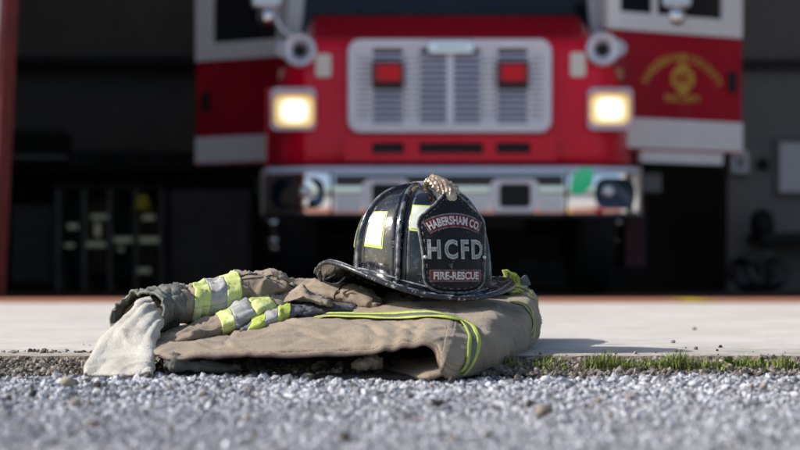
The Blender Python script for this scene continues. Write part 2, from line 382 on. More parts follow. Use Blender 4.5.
def grid_mesh(name, g, closed_v=False, us=None, vs=None, caps=False):
    nu, nv = g.shape[:2]
    verts = g.reshape(-1, 3).tolist(); faces = []; uvs = []
    us = us or (0, 1); vs = vs or (0, 1)
    nvv = nv if closed_v else nv-1
    for i in range(nu-1):
        for j in range(nvv):
            j2 = (j+1) % nv
            faces.append((i*nv+j, i*nv+j2, (i+1)*nv+j2, (i+1)*nv+j))
            for (a, b) in ((i, j), (i, j+1), (i+1, j+1), (i+1, j)):
                uvs.append((us[0]+(us[1]-us[0])*a/(nu-1), vs[0]+(vs[1]-vs[0])*b/(nv if closed_v else nv-1)))
    if caps and closed_v:
        for i in (0, nu-1):
            c = g[i].mean(0); verts.append(c.tolist()); k = len(verts)-1
            for j in range(nv):
                faces.append((i*nv+j, i*nv+(j+1) % nv, k)); uvs += [(0, 0)]*3
    me = bpy.data.meshes.new(name); me.from_pydata(verts, [], faces); me.update()
    uvl = me.uv_layers.new(name='UVMap')
    for k, l in enumerate(uvs): uvl.data[k].uv = l
    return me
def solid(o, t, off=-1):
    m = o.modifiers.new('s', 'SOLIDIFY'); m.thickness = t; m.offset = off; return o

# ==================================================================  SETTING
SLAB = 0.02; EDGE = 2.35
g = MB(); g.add([(-300, -300, -.008), (300, -300, -.008), (300, 300, -.008), (-300, 300, -.008)], [(0, 1, 2, 3)])
gr = g.build('gravel_ground', M['gravel_base']); tag(gr, kind='structure')

# apron slab with a chipped front edge
def edge_y(x): return EDGE+0.010*noise.noise(Vector((x*5, 0, 0)))+0.010*noise.noise(Vector((x*23, 3, 0)))+0.004*noise.noise(Vector((x*80, 3, 0)))
xs = [-30]+list(np.linspace(-1.6, 1.9, 500))+[30]
v = []; f = []
for i, x in enumerate(xs):
    y = edge_y(x) if abs(x) < 5 else EDGE
    rnd = 0.003*noise.noise(Vector((x*40, 9, 0)))
    v += [(x, 8.3, SLAB), (x, y+0.02, SLAB), (x, y+0.004, SLAB-0.0015+rnd*0.3), (x, y-0.003, SLAB-0.006+rnd), (x, y-0.006+rnd, -0.01)]
for i in range(len(xs)-1):
    for j in range(4): f.append((i*5+j, i*5+j+1, (i+1)*5+j+1, (i+1)*5+j))
me = bpy.data.meshes.new('concrete_apron'); me.from_pydata(v, [], f); me.update()
me.materials.append(M['apron']); me.materials.append(M['slab_edge'])
for k, p in enumerate(me.polygons): p.material_index = 1 if k % 4 >= 2 else 0
ap = bpy.data.objects.new('concrete_apron', me); col.objects.link(ap); tag(ap, kind='structure')
bm = bmesh.new(); bm.from_mesh(me); bmesh.ops.recalc_face_normals(bm, faces=bm.faces); bm.to_mesh(me); bm.free()
if me.polygons[0].normal.z < 0: me.flip_normals()
# soil strip along the edge
nx, ny = 420, 24
G = np.zeros((nx, ny, 3))
for i, x in enumerate(np.linspace(-1.6, 1.9, nx)):
    for j, t in enumerate(np.linspace(0, 1, ny)):
        y = edge_y(x)+0.001-0.15*t
        z = 0.014*(1-t)**1.5-0.004+0.005*noise.noise(Vector((x*30, y*30, 1)))+0.003*noise.noise(Vector((x*90, y*90, 1)))
        G[i, j] = (x, y, z)
so_ = link('soil_strip', grid_mesh('soil_strip', G), M['soil']); tag(so_, kind='structure')
# garage floor
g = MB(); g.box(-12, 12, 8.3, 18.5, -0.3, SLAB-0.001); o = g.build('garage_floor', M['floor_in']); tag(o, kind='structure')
# red band and yellow mark on the apron just before the door
g = MB(); g.add([(-30, 7.05, SLAB+0.004), (30, 7.05, SLAB+0.004), (30, 8.296, SLAB+0.004), (-30, 8.296, SLAB+0.004)], [(0, 1, 2, 3)])
o = g.build('painted_threshold', M['rust']); tag(o, kind='structure')
x0 = (676-HX)/F*7.5; x1 = (707-HX)/F*7.5
g = MB(); g.add([(x0, 7.15, SLAB+0.008), (x1, 7.1, SLAB+0.008), (x1-0.02, 7.9, SLAB+0.008), (x0+0.02, 7.85, SLAB+0.008)], [(0, 1, 2, 3)])
o = g.build('yellow_floor_marking', M['yellow']); tag(o, kind='structure')

G = np.zeros((120, 3, 3))
for i in range(120):
    a = R(185+170*i/119); rr = 160
    hh = 9+5*noise.noise(Vector((i*.13, 0, 0)))+3*noise.noise(Vector((i*.7, 3, 0)))
    for j in range(3): G[i, j] = ((rr+10*j)*math.cos(a), (rr+10*j)*math.sin(a), (-0.5, hh*.8, hh)[j])
hl_ = link('reflection_hills', grid_mesh('reflection_hills', G), mat('reflection_woods', (0.05, 0.075, 0.03), (0.025, 0.04, 0.015), rough=1, nscale=.2)); tag(hl_, kind='structure')  # unseen hills added behind the camera to darken the chrome reflections

# ------------------------------------------------------------------ loose gravel (stuff)
def ico():
    bm = bmesh.new(); bmesh.ops.create_icosphere(bm, subdivisions=1, radius=1)
    v = np.array([x.co[:] for x in bm.verts]); f = np.array([[q.index for q in p.verts] for p in bm.faces]); bm.free(); return v, f
IV, IF = ico()
def ico2():
    bm = bmesh.new(); bmesh.ops.create_icosphere(bm, subdivisions=2, radius=1)
    v = np.array([x.co[:] for x in bm.verts]); f = np.array([[q.index for q in p.verts] for p in bm.faces]); bm.free(); return v, f
def scatter(name, pos, size, material, smooth=False, base=(IV, IF), rough=0.28):
    n = len(pos); V, Fc = base; nv = len(V)
    rv = V[None]*(1+rng.uniform(-rough, rough, (n, nv, 1)))
    sc3 = rng.uniform(0.6, 1.25, (n, 1, 3)); sc3[:, :, 2] *= 0.8
    rv = rv*sc3*size[:, None, None]
    A = rng.normal(size=(n, 4)); A /= np.linalg.norm(A, axis=1, keepdims=True)
    w_, x_, y_, z_ = A.T
    Rm = np.stack([1-2*(y_*y_+z_*z_), 2*(x_*y_-z_*w_), 2*(x_*z_+y_*w_), 2*(x_*y_+z_*w_), 1-2*(x_*x_+z_*z_), 2*(y_*z_-x_*w_),
                   2*(x_*z_-y_*w_), 2*(y_*z_+x_*w_), 1-2*(x_*x_+y_*y_)], 1).reshape(n, 3, 3)
    rv = np.einsum('nij,nvj->nvi', Rm, rv)+pos[:, None, :]
    fs = (Fc[None]+np.arange(n)[:, None, None]*nv).reshape(-1)
    me = bpy.data.meshes.new(name); me.vertices.add(n*nv); me.vertices.foreach_set('co', rv.reshape(-1))
    nf = n*len(Fc); me.loops.add(nf*3); me.loops.foreach_set('vertex_index', fs)
    me.polygons.add(nf); me.polygons.foreach_set('loop_start', np.arange(nf)*3)
    me.update(calc_edges=True)
    return link(name, me, material, None, smooth)
def field(n, y0, y1, k, m):
    y = np.sqrt(rng.uniform(y0*y0, y1*y1, n)); x = rng.uniform(-1, 1, n)*(k*y+m); return x, y
x, y = field(150000, 0.78, EDGE-0.004, 0.26, 0.30)
s = np.clip(rng.lognormal(math.log(0.0021), 0.52, len(x)), 0.0009, 0.0075)
s *= 0.55+0.45*np.clip((y-1.55)/0.5, 0, 1)
edge = np.array([edge_y(a) for a in x]); keep = (y < edge-0.05-rng.uniform(0, 0.07, len(x))) | ((rng.uniform(0, 1, len(x)) < 0.75) & (y < edge-0.004))
x, y, s = x[keep], y[keep], s[keep]
z = s*0.35+0.003*np.sin(x*9+1)*np.sin(y*11)-0.0065
stones = scatter('loose_gravel', np.stack([x, y, z], 1), s, M['stone'])
xb, yb_ = field(420, 0.78, EDGE-0.02, 0.26, 0.30); sb = np.clip(rng.lognormal(math.log(0.0026), 0.45, 420), .0015, .006)
tag(scatter('tan_gravel', np.stack([xb, yb_, sb*.5-.002], 1), sb, M['stone_brown']), 'scattered darker brown stones mixed through the grey gravel', 'gravel', kind='stuff')
tag(stones, 'loose grey crushed gravel spread in front of the concrete apron', 'gravel', kind='stuff')
# brown grit along the slab edge and dark crumbs on the slab at left
n = 16000
x = rng.uniform(-0.95, 1.1, n); t = rng.uniform(0, 1, n)**1.2
y = np.array([edge_y(a) for a in x])-0.002-0.14*t+rng.normal(0, 0.006, n)
s = np.clip(rng.lognormal(math.log(0.0024), 0.45, n), 0.001, 0.008)
z = 0.013*(1-t)**1.5+s*0.2
grit = scatter('edge_grit', np.stack([x, y, z], 1), s, M['stone_brown'])
tag(grit, 'brown grit and small stones gathered against the broken slab edge', 'grit', kind='stuff')
n = 300
x = np.concatenate([rng.normal(-0.52, 0.07, 90), rng.normal(-0.40, 0.03, 60), rng.normal(-0.33, 0.03, 40), rng.uniform(-1, 1.2, 110)])
y = np.concatenate([EDGE+0.055+np.abs(rng.normal(0.02, 0.03, 190)), EDGE+rng.exponential(0.12, 110)])
s = np.clip(rng.lognormal(math.log(0.0022), 0.4, n), 0.001, 0.006)
crumbs = scatter('loose_crumbs', np.stack([x, y, SLAB+s*0.4], 1), s, M['stone_brown'])
tag(crumbs, 'dark stone crumbs lying on the pale apron near its edge', 'grit', kind='stuff')
# individual larger stones
def stone(px, py, r, label, m, zb=0.0):
    d = F*(CAMH-zb)/(py-HY); p = P(px, py, d)
    b = MB(); V, Fc = ico2()
    rr = random.random()*20
    vs = [Vector(q)*(1+0.22*noise.noise(Vector(q)*1.3+Vector((rr, 0, 0)))) for q in V]
    b.add([p+Vector((q.x*r*1.15, q.y*r, q.z*r*0.8+r*0.6)) for q in vs], [tuple(q) for q in Fc])
    o = b.build('loose_stone', m, smooth=True, sub=1); tag(o, label, 'stone', 'larger loose stones on the gravel')
stone(68, 386, 0.0085, 'round tan pebble on the gravel, left of the knit cuff', M['pebble'])
stone(76, 406, 0.006, 'small dark stone in the blurred gravel at left foreground', M['stone_brown'])
stone(123, 379, 0.005, 'dark stone in front of the hanging knit cuff', M['stone_brown'])
stone(203, 396, 0.005, 'dark stone on the gravel below the rolled lining', M['stone_brown'])
stone(694, 387, 0.006, 'pale stone on the gravel beyond the grass at right', M['stone'])
stone(546, 382, 0.006, 'grey stone on the gravel right of the folded coat', M['stone'])
stone(544, 415, 0.008, 'dark stone in the blurred gravel below the coat shadow', M['stone_brown'])
stone(673, 343, 0.004, 'black pebble on the apron beyond the shadow tip', M['stone_brown'], SLAB)
stone(694, 330, 0.005, 'small dark pebble farther up the apron at right', M['stone_brown'], SLAB)

# ------------------------------------------------------------------ weeds
def blade(b, base, ang, ln, lean, wd):
    dx, dy = math.cos(ang), math.sin(ang); sx, sy = -dy, dx
    n = 5; vs = []
    for k in range(n+1):
        t = k/n; hz = ln*(t-0.35*lean*t*t); off = ln*lean*t*t*0.9
        ww = wd*(1-t)**0.7*0.5+0.0001
        c = Vector(base)+Vector((dx*off, dy*off, hz))
        vs += [c-Vector((sx, sy, 0))*ww, c+Vector((sx, sy, 0))*ww]
    b.add(vs, [(2*k, 2*k+1, 2*k+3, 2*k+2) for k in range(n)])
def tuft(px, d, h, wpx, n, label, dry=0.25, zb=0.004):
    c = P(px, HY, d); c.z = zb; h *= 1.25; n = int(n*1.6); wpx *= 1.5
    o = thing('grass_tuft', label, 'grass tuft', c, 0, 'grass tufts growing along the slab edge')
    a = MB(); a2 = MB(); sp = wpx/F*d
    for _ in range(n):
        x = max(-1, min(1, random.gauss(0, 0.5)))*sp; y = random.uniform(-0.02, 0.02)
        hh = h*random.uniform(0.35, 1.0)*(1-0.4*abs(x)/max(sp, 1e-4))
        blade(a2 if random.random() < dry else a, (c.x+x, c.y+y, c.z), random.uniform(0, 6.28), hh, random.uniform(0.1, 0.9), random.uniform(0.0010, 0.0024))
    a.build('green_blades', M['grass'], o, smooth=None); a2.build('dry_blades', M['grass_dry'], o, smooth=None)
for (px, d, h, wp, n, lb) in [
    (503, 2.30, 0.022, 16, 140, 'shaded dark grass tuft under the right end of the coat'),
    (550, 2.33, 0.020, 14, 110, 'low grass tuft in the coat shadow beside the coat'),
    (606, 2.27, 0.026, 18, 230, 'thick yellow-green grass tuft just beyond the coat shadow'),
    (645, 2.31, 0.014, 10, 60, 'sparse low grass tuft between the two thick tufts'),
    (677, 2.27, 0.027, 17, 250, 'tallest yellow-green grass tuft at the middle of the weedy edge'),
    (712, 2.28, 0.014, 12, 90, 'flat grass tuft just left of the broad-leaved weed cluster'),
    (748, 2.30, 0.018, 18, 170, 'wide low grass tuft right of the bright broad-leaved weed'),
    (783, 2.27, 0.020, 14, 150, 'dense green grass tuft at the right picture edge'),
    (840, 2.27, 0.022, 20, 150, 'grass tuft on the slab edge beyond the right picture edge')]:
    tuft(px, d, h, wp, n, lb)
def leafy(px, d, r, h, n, label, zb=0.004):
    c = P(px, HY, d); c.z = zb
    b = MB()
    for k in range(n):
        a = k*2.4+random.uniform(-.3, .3); t = random.uniform(0.3, 1); ln = r*random.uniform(0.6, 1); el_ = random.uniform(0.3, 1.2)
        d1 = Vector((math.cos(a)*math.cos(el_), math.sin(a)*math.cos(el_), math.sin(el_))); sd = Vector((-math.sin(a), math.cos(a), 0))
        st = c+Vector((0, 0, h*t*0.6))+d1*ln*0.2
        vs = []
        for q in range(6):
            tt = q/5; wv = ln*0.23*math.sin(math.pi*min(1, tt*0.93+0.05))
            m_ = st+d1*ln*tt-Vector((0, 0, ln*0.35*tt*tt))
            vs += [m_-sd*wv, m_+Vector((0, 0, -wv*0.25)), m_+sd*wv]
        b.add(vs, [f_ for q in range(5) for f_ in ((3*q, 3*q+1, 3*q+4, 3*q+3), (3*q+1, 3*q+2, 3*q+5, 3*q+4))])
    b.tube([c, c+Vector((0, 0, h*0.7))], 0.0008, 6)
    o = b.build('broadleaf_weed', M['leaf'], smooth=True); tag(o, label, 'weed', 'broad-leaved weeds along the slab edge')
leafy(729, 2.29, 0.016, 0.010, 18, 'bright rosette weed with broad leaves, largest weed on the edge')
leafy(644, 2.33, 0.010, 0.012, 8, 'tiny upright weed at the slab lip right of the shadow')
leafy(549, 2.34, 0.015, 0.018, 10, 'dark weed in the coat shadow beside the reflective stripe')
leafy(761, 2.29, 0.014, 0.014, 12, 'small broad-leaved weed right of the bright rosette')
leafy(787, 2.31, 0.012, 0.012, 10, 'small leafy weed near the right picture edge')
b = MB()
for _ in range(22000):
    px = random.uniform(470, 880); x = (px-400)/F*2.3
    y = edge_y(x)-random.uniform(-0.003, 0.10)
    if noise.noise(Vector((x*16, y*22, 2)))+0.5*noise.noise(Vector((x*50, y*50, 4))) < random.uniform(-0.05, 0.3): continue
    blade(b, (x, y, 0.004), random.uniform(0, 6.28), random.uniform(0.004, 0.016), random.uniform(0.2, 1.2), random.uniform(0.0008, 0.002))
o = b.build('ground_moss_and_grass', M['grass'], smooth=None); tag(o, 'short sparse grass between the tufts on the soil strip', 'grass', kind='stuff')

# ==================================================================  GARAGE
gar = thing('garage', 'open fire station bay with dark interior and red door jamb', 'garage', (0, 8.3, 0))
YF = 8.3; X0 = (3-HX)/F*YF; X1 = 4.6; HD = 5.4
b = MB(); b.box(-9, X0-0.14, YF, YF+0.25, 0, 6); b.build('front_wall', M['wall_ext'], gar)
b = MB(); b.box(X1, 9, YF, YF+0.25, 0, 6); b.build('front_wall', M['wall_ext'], gar)
b = MB(); b.box(X0-0.14, X1, YF, YF+0.25, HD, 6); b.build('header', M['wall_ext'], gar)
b = MB(); b.prism([(X0-0.136, SLAB), (X0-0.045, SLAB), (X0+0.02, 1.51), (X0+0.03, HD), (X0-0.136, HD)], lambda x, z: (x, YF-0.03, z), lambda x, z: (x, YF+0.24, z))
b.build('door_jamb', M['jamb_red'], gar)
b = MB(); b.prism([(X0-0.10, 1.1), (X0-0.02, 1.2), (X0-0.005, 1.51), (X0-0.005, HD), (X0-0.10, HD)], lambda x, z: (x, YF-0.05, z), lambda x, z: (x, YF-0.032, z))
b.build('jamb_trim', M['jamb_white'], gar)
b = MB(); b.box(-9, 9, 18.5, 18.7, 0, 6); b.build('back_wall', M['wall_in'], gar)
b = MB(); b.box(-5.2, -5, YF+.252, 13.5, SLAB, 5.998); b.build('side_wall', M['wall_white'], gar)  # white wall added out of view to bounce light onto the truck
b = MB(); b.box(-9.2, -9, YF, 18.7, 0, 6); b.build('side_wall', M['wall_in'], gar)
b = MB(); b.box(5.6, 5.8, YF+.252, 13.5, SLAB, 5.998); b.build('side_wall', M['wall_white'], gar)  # matching unseen bounce wall, added on the right
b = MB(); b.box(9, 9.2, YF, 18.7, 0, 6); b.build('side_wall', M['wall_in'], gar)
b = MB(); b.box(-9.2, 9.2, YF, 18.7, 6, 6.2); b.build('roof', M['wall_white'], gar)
def zpx(py, d): return CAMH+(HY-py)/F*d
def xpx(px, d): return (px-HX)/F*d
D = 16.0
b = MB(); b.box(-9, xpx(300, D), D, D+0.3, zpx(66, D), zpx(56, D)); b.box(-9, xpx(300, D), D-0.1, D+0.3, zpx(170, D), zpx(152, D)); b.build('beam', M['beam'], gar)
b = MB(); b.box(-9, xpx(300, D), D+0.31, D+0.4, zpx(152, D), 6); b.build('upper_wall', M['wall_in'], gar)
b = MB(); b.box(xpx(172, D), xpx(250, D), D-0.02, D+0.1, SLAB, zpx(190, D)); b.build('wall_panel', M['panel_grey'], gar)
b = MB(); b.box(xpx(12, D), xpx(52, D), D-0.02, D+0.1, zpx(282, D), zpx(205, D)); b.build('wall_panel', M['panel_grey'], gar)
D = 13.6
b = MB(); b.box(xpx(728, D), 9, D, D+0.2, SLAB, zpx(67, D)); b.build('partition_wall', M['wall_right'], gar)
b = MB(); b.box(xpx(700, D), 9, D-0.05, D+0.2, zpx(67, D)+.002, 6); b.build('upper_wall', M['wall_in'], gar)
b = MB(); b.box(xpx(700, D), 9, D-0.12, D-0.052, zpx(70, D), zpx(61, D)); b.build('beam', M['beam'], gar)
# window / board on the partition
wb = thing('whiteboard', 'pale blue-grey board in a dark frame on the right wall', 'board', (xpx(800, D), D, 1))
b = MB(); b.box(xpx(777, D), xpx(836, D), D-0.04, D-0.01, zpx(193, D), zpx(141, D)); b.build('panel', M['board'], wb)
b = MB(); ring_frame(b, rrect(xpx(774, D), xpx(839, D), zpx(196, D), zpx(138, D), .02), rrect(xpx(778, D), xpx(835, D), zpx(192, D), zpx(142, D), .02), lambda x, z: (x, D-0.06, z), lambda x, z: (x, D-0.005, z))
b.build('frame', M['panel_grey'], wb)
bx = thing('electrical_box', 'small pale box on the wall beside the truck door', 'box', (xpx(737, D), D, 1))
b = MB(); b.box(xpx(729, D), xpx(747, D), D-0.09, D-0.002, zpx(174, D), zpx(152, D)); b.build('housing', M['board'], bx, bevel=.01)
b = MB(); b.box(xpx(735, D), xpx(741, D), D-0.1, D-0.092, zpx(168, D), zpx(158, D)); b.build('cover', M['wall_right'], bx)
b = MB(); b.lathe([(0.0, -.08), (.04, -.08), (.05, -.06), (.05, 0)], (xpx(762, D), D, zpx(164, D)), 'y', 20)
o = b.build('wall_bell', M['beam'], smooth=True); tag(o, 'round dark bell on the wall left of the board', 'bell')
# dark shelf bracket on the right
sh = thing('wall_shelf', 'dark shelf on brackets below the board at right', 'shelf', (xpx(790, 13.3), 13.3, zpx(238, 13.3)))
b = MB(); b.box(xpx(757, 13.2), xpx(850, 13.2), 13.0, 13.58, zpx(243, 13.2), zpx(233, 13.2)); b.build('shelf_board', M['beam'], sh)
for px in (766, 830):
    b = MB(); b.box(xpx(px-3, 13.2), xpx(px+3, 13.2), 13.1, 13.16, SLAB, zpx(243, 13.2)-.002); b.build('leg', M['beam'], sh)
b = MB(); b.lathe([(0, -.05), (.06, -.05), (.09, -.03), (.10, .02), (.085, .12), (.03, .16), (0, .16)], (xpx(762, 13.2), 13.2, zpx(229, 13.2)), 'z', 20)
o = b.build('dark_helmet', M['dark'], smooth=True); tag(o, 'dark rounded helmet resting on the left end of the wall shelf', 'helmet')
# coil of hose
hc = thing('hose_coil', 'glossy black coiled hose standing on the garage floor at right', 'hose', (xpx(762, 12.6), 12.6, SLAB))
cz = SLAB+0.14
for (cx, rx, rz, yy) in ((757, .22, .12, 12.6), (752, .17, .10, 12.54), (768, .16, .13, 12.66), (745, .09, .11, 12.5)):
    b = MB(); pts = []
    for k in range(40):
        a = 2*math.pi*k/39
        pts.append((xpx(cx, 12.6)+rx*math.cos(a), yy+0.05*math.sin(3*a), SLAB+rz+0.024+rz*math.sin(a)))
    b.tube(pts, 0.024, 10); b.build('loop', M['hose'], hc, smooth=True)
# turnout gear hanging on racks at left
rk = thing('gear_rack', 'dark open rack holding turnout coats at the left back wall', 'rack', (xpx(110, 14), 14, SLAB))
zt = zpx(190, 14); xa, xb = xpx(60, 14), xpx(163, 14)
b = MB(); b.box(xa, xb, 14.4, 14.44, SLAB, zt); b.build('back_panel', M['beam'], rk)
b = MB(); b.box(xa, xb, 13.9, 14.39, zt+.002, zt+0.04); b.build('top_shelf', M['beam'], rk)
for k in range(5):
    xx = xa+(xb-xa)*k/4; b = MB(); b.box(xx-.015, xx+.015, 13.9, 14.395, SLAB, zt); b.build('divider', M['panel_grey'], rk)
def gear(px, z0, z1, tapes, m, lb):
    x = xpx(px, 14); wd = 0.085
    t = thing('turnout_coat', lb, 'coat', (x, 14.1, z0), 0, 'turnout coats hanging in the rack')
    b = MB(); b.prism([(-wd, z0), (wd, z0), (wd*1.05, z1-.1), (wd*.5, z1), (-wd*.5, z1), (-wd*1.05, z1-.1)], lambda a, z: (x+a, 14.02, z), lambda a, z: (x+a, 14.2, z))
    b.build('torso', m, t, bevel=.02)
    for s_ in (-1, 1):
        b = MB(); b.tube([(x+s_*wd*.9, 14.08, z1-.07), (x+s_*wd*1.15, 14.04, z1-.3), (x+s_*wd*1.1, 14.0, z1-.5)], [.05, .045, .04], 10); b.build('sleeve', m, t, smooth=True)
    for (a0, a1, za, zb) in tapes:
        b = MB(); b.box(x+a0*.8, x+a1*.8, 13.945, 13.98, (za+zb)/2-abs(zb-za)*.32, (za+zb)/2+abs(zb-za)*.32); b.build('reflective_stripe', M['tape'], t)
Z = lambda py: zpx(py, 14)
gear(73, Z(270), Z(200), [(-.04, .06, Z(230), Z(223)), (-.07, .02, Z(248), Z(243))], M['gear_dark'], 'dark turnout coat in the leftmost bay of the rack')
gear(99, Z(275), Z(198), [(-.07, .10, Z(220), Z(214)), (-.03, .02, Z(240), Z(220)), (-.12, .07, Z(248), Z(241))], M['gear_tan'], 'turnout coat with a vertical reflective stripe, second bay of the rack')
gear(124, Z(280), Z(202), [(-.09, .09, Z(244), Z(236)), (-.05, .0, Z(252), Z(246))], M['gear_dark'], 'turnout coat with one long waist stripe, third bay of the rack')
gear(149, Z(280), Z(205), [(-.06, .06, Z(221), Z(214)), (-.09, .11, Z(244), Z(236)), (-.14, .02, Z(274), Z(267))], M['gear_tan'], 'turnout coat with three stripes in the rightmost bay of the rack')
b = MB(); b.lathe([(.0, .10), (.03, .095), (.05, .07), (.055, .03), (.056, 0), (.075, -.01), (.075, -.02), (0, -.02)], (xpx(143, 13.8), 13.8, Z(208)), 'z', 20)
o = b.build('yellow_helmet', M['yellow_gear'], smooth=True); tag(o, 'small yellow helmet hanging in the gear rack', 'helmet')
b = MB(); b.box(xpx(12, 15), xpx(66, 15), 14.9, 15.3, zpx(156, 15), zpx(131, 15)); o = b.build('storage_box', M['gear_dark'], bevel=.03); tag(o, 'black storage box on the high ledge at far left', 'box')
b = MB(); b.box(-9, xpx(70, 15), 14.8, 15.5, zpx(161, 15), zpx(156, 15)-.002); b.build('ledge', M['panel_grey'], gar)

# ==================================================================  FIRE TRUCK
TD = 10.15
tr = thing('fire_truck', 'red fire truck with lit headlights and white-topped doors open, parked in the bay', 'fire truck', (xpx(451, TD), TD, SLAB))
CX = xpx(451, TD)
def X(px): return (px-HX)/F*TD
def Zt(py): return CAMH+(HY-py)/F*TD
# hood / nose loft
def smooth01(a, b_, x):
    t = max(0, min(1, (x-a)/(b_-a))); return t*t*(3-2*t)
nu, nv = 97, 40
G = np.zeros((nu, nv, 3))
HW = 1.165
for i in range(nu):
    s_ = -1+2*i/(nu-1)
    s = math.copysign(abs(s_)**0.9, s_); xw = s*HW; a = abs(xw)
    c = smooth01(1.14, 0.86, a)                       # 1 = nose, 0 = fender
    yf = TD+0.03+0.14*(1-c)+0.30*max(0, (a-0.98)/(HW-0.98))**2.2
    ztop = Zt(74)+(Zt(33)-Zt(74))*c-0.10*max(0, (a-0.95)/(HW-0.95))**2
    zb = Zt(163)
    for j in range(nv):
        t = j/(nv-1)
        if t < 0.6:
            q = t/0.6; ang = 0
            z = zb+(ztop-0.10-zb)*q; y = yf+0.03*q+0.02*(1-min(1, q*8))
        elif t < 0.8:
            q = (t-0.6)/0.2; an = q*math.pi/2
            z = ztop-0.10+0.10*math.sin(an); y = yf+0.03+0.12*(1-math.cos(an))
        else:
            q = (t-0.8)/0.2
            z = ztop+(0.24*c+0.02)*q; y = yf+0.15+(TD+1.0-yf-0.15)*q
        G[i, j] = (CX+xw, y, z)
hood = link('hood', grid_mesh('hood', G), M['red'], tr)
# fender side skins down to the bumper line
for s_ in (-1, 1):
    b = MB(); xx = CX+s_*HW
    n = 14; top = [(TD+0.45+0.6*k/(n-1), Zt(80)) for k in range(n)]
    arch = [(TD+1.05-0.6*k/(n-1), Zt(163)+0.0+0.12*math.sin(math.pi*k/(n-1))) for k in range(n)]
    b.prism(top+arch, lambda y, z: (xx-s_*0.002, y, z), lambda y, z: (xx-s_*0.04, y, z)); b.build('fender', M['red'], tr)
# lower valance with slots
b = MB()
zb0, zb1 = Zt(163)-0.0, Zt(137)
for (a0, a1) in ((345, 372), (404, 419), (483, 496), (530, 556)):
    b.box(X(a0), X(a1), TD-0.035, TD+0.02, Zt(154), Zt(143))
b.box(X(345), X(556), TD-0.035, TD+0.02, Zt(143), Zt(136)); b.box(X(345), X(556), TD-0.035, TD+0.02, Zt(162), Zt(154))
b.build('valance', M['red'], tr)
for (a0, a1) in ((372, 404), (419, 483), (496, 530)):
    b = MB(); b.box(X(a0)+.002, X(a1)-.002, TD-0.008, TD-0.004, Zt(154)+.002, Zt(143)-.002); b.build('air_slot', M['dark'], tr)
# grille
gp = thing('grille', None, None, (0, 0, 0)); gp.parent = tr; gp.location = (0, 0, 0)
del gp
GY = TD-0.055
fo = rrect(X(348), X(551), Zt(133.5), Zt(40), 0.075); fi = rrect(X(356), X(543), Zt(124), Zt(50), 0.03)
b = MB(); ring_frame(b, fo, fi, lambda x, z: (x, GY, z), lambda x, z: (x, TD+0.03, z))
gf = b.build('grille_frame', M['grille'], tr, bevel=0.012)
b = MB(); b.box(X(355), X(544), TD+0.0, TD+0.02, Zt(125), Zt(49)); b.build('grille_backing', M['dark'], tr)
mlv = mat('louvre', (0.66, 0.68, 0.84), (0.58, 0.60, 0.78), rough=0.3, metal=0.3)
for (a0, a1) in ((373, 403), (420, 446.5), (453.5, 480), (497, 527)):
    b = MB()
    for k in range(12):
        zz = Zt(121)+(Zt(56)-Zt(121))*k/11
        b.box(X(a0), X(a1), GY+0.012, GY+0.04, zz-0.0088, zz+0.0088)
    b.build('louvre_panel', mlv, tr)
b = MB()
for (a0, a1) in ((356, 373), (403, 420), (446.5, 453.5), (480, 497), (527, 543)):
    b.box(X(a0), X(a1), GY+0.008, GY+0.03, Zt(124), Zt(50))
b.build('grille_bars', M['grille'], tr)
mgap = mat('gap', (0.10, 0.10, 0.16), rough=0.5)
for (a0, a1) in ((357, 372.5), (404, 410), (413, 419), (481, 487), (490, 496), (528, 542)):
    b = MB(); xm = (X(a0)+X(a1))/2; b.box(xm-.001, xm+.001, GY+.005, GY+.0072, Zt(119), Zt(56.5))
    for k in range(13):
        zz = Zt(118.7)+(Zt(56.8)-Zt(118.7))*k/12
        b.box(X(a0), X(a1), GY+0.004, GY+0.0078, zz-0.003, zz+0.003)
    b.build('vent_slots', mgap, tr)
b = MB(); b.prism(rrect(X(427), X(474), Zt(55.5), Zt(41.5), 0.036, 8), lambda x, z: (x, GY-0.03, z), lambda x, z: (x, GY-0.002, z)); bd = b.build('badge', M['chrome'], tr, bevel=0.01)
b = MB(); b.box(X(436), X(466), GY-0.034, GY-0.0305, Zt(50.5), Zt(46.5)); b.build('badge_lettering', M['chrome_d'], bd)
for px in (373, 497):
    b = MB(); b.box(X(px)-.005, X(px+30)+.005, GY-0.045, GY+0.01, Zt(86), Zt(63)); wl = b.build('warning_light', M['redlens_d'], tr, bevel=0.008)
    b = MB(); b.prism(rrect(X(px+4), X(px+27), Zt(82), Zt(67), 0.015), lambda x, z: (x, GY-0.056, z), lambda x, z: (x, GY-0.046, z)); b.build('lens', M['redlens'], wl, bevel=0.004)
    b = MB(); b.box(X(px), X(px+30), GY-0.03, GY+0.005, Zt(90), Zt(86)-.002); b.build('light_base', M['chassis'], tr)
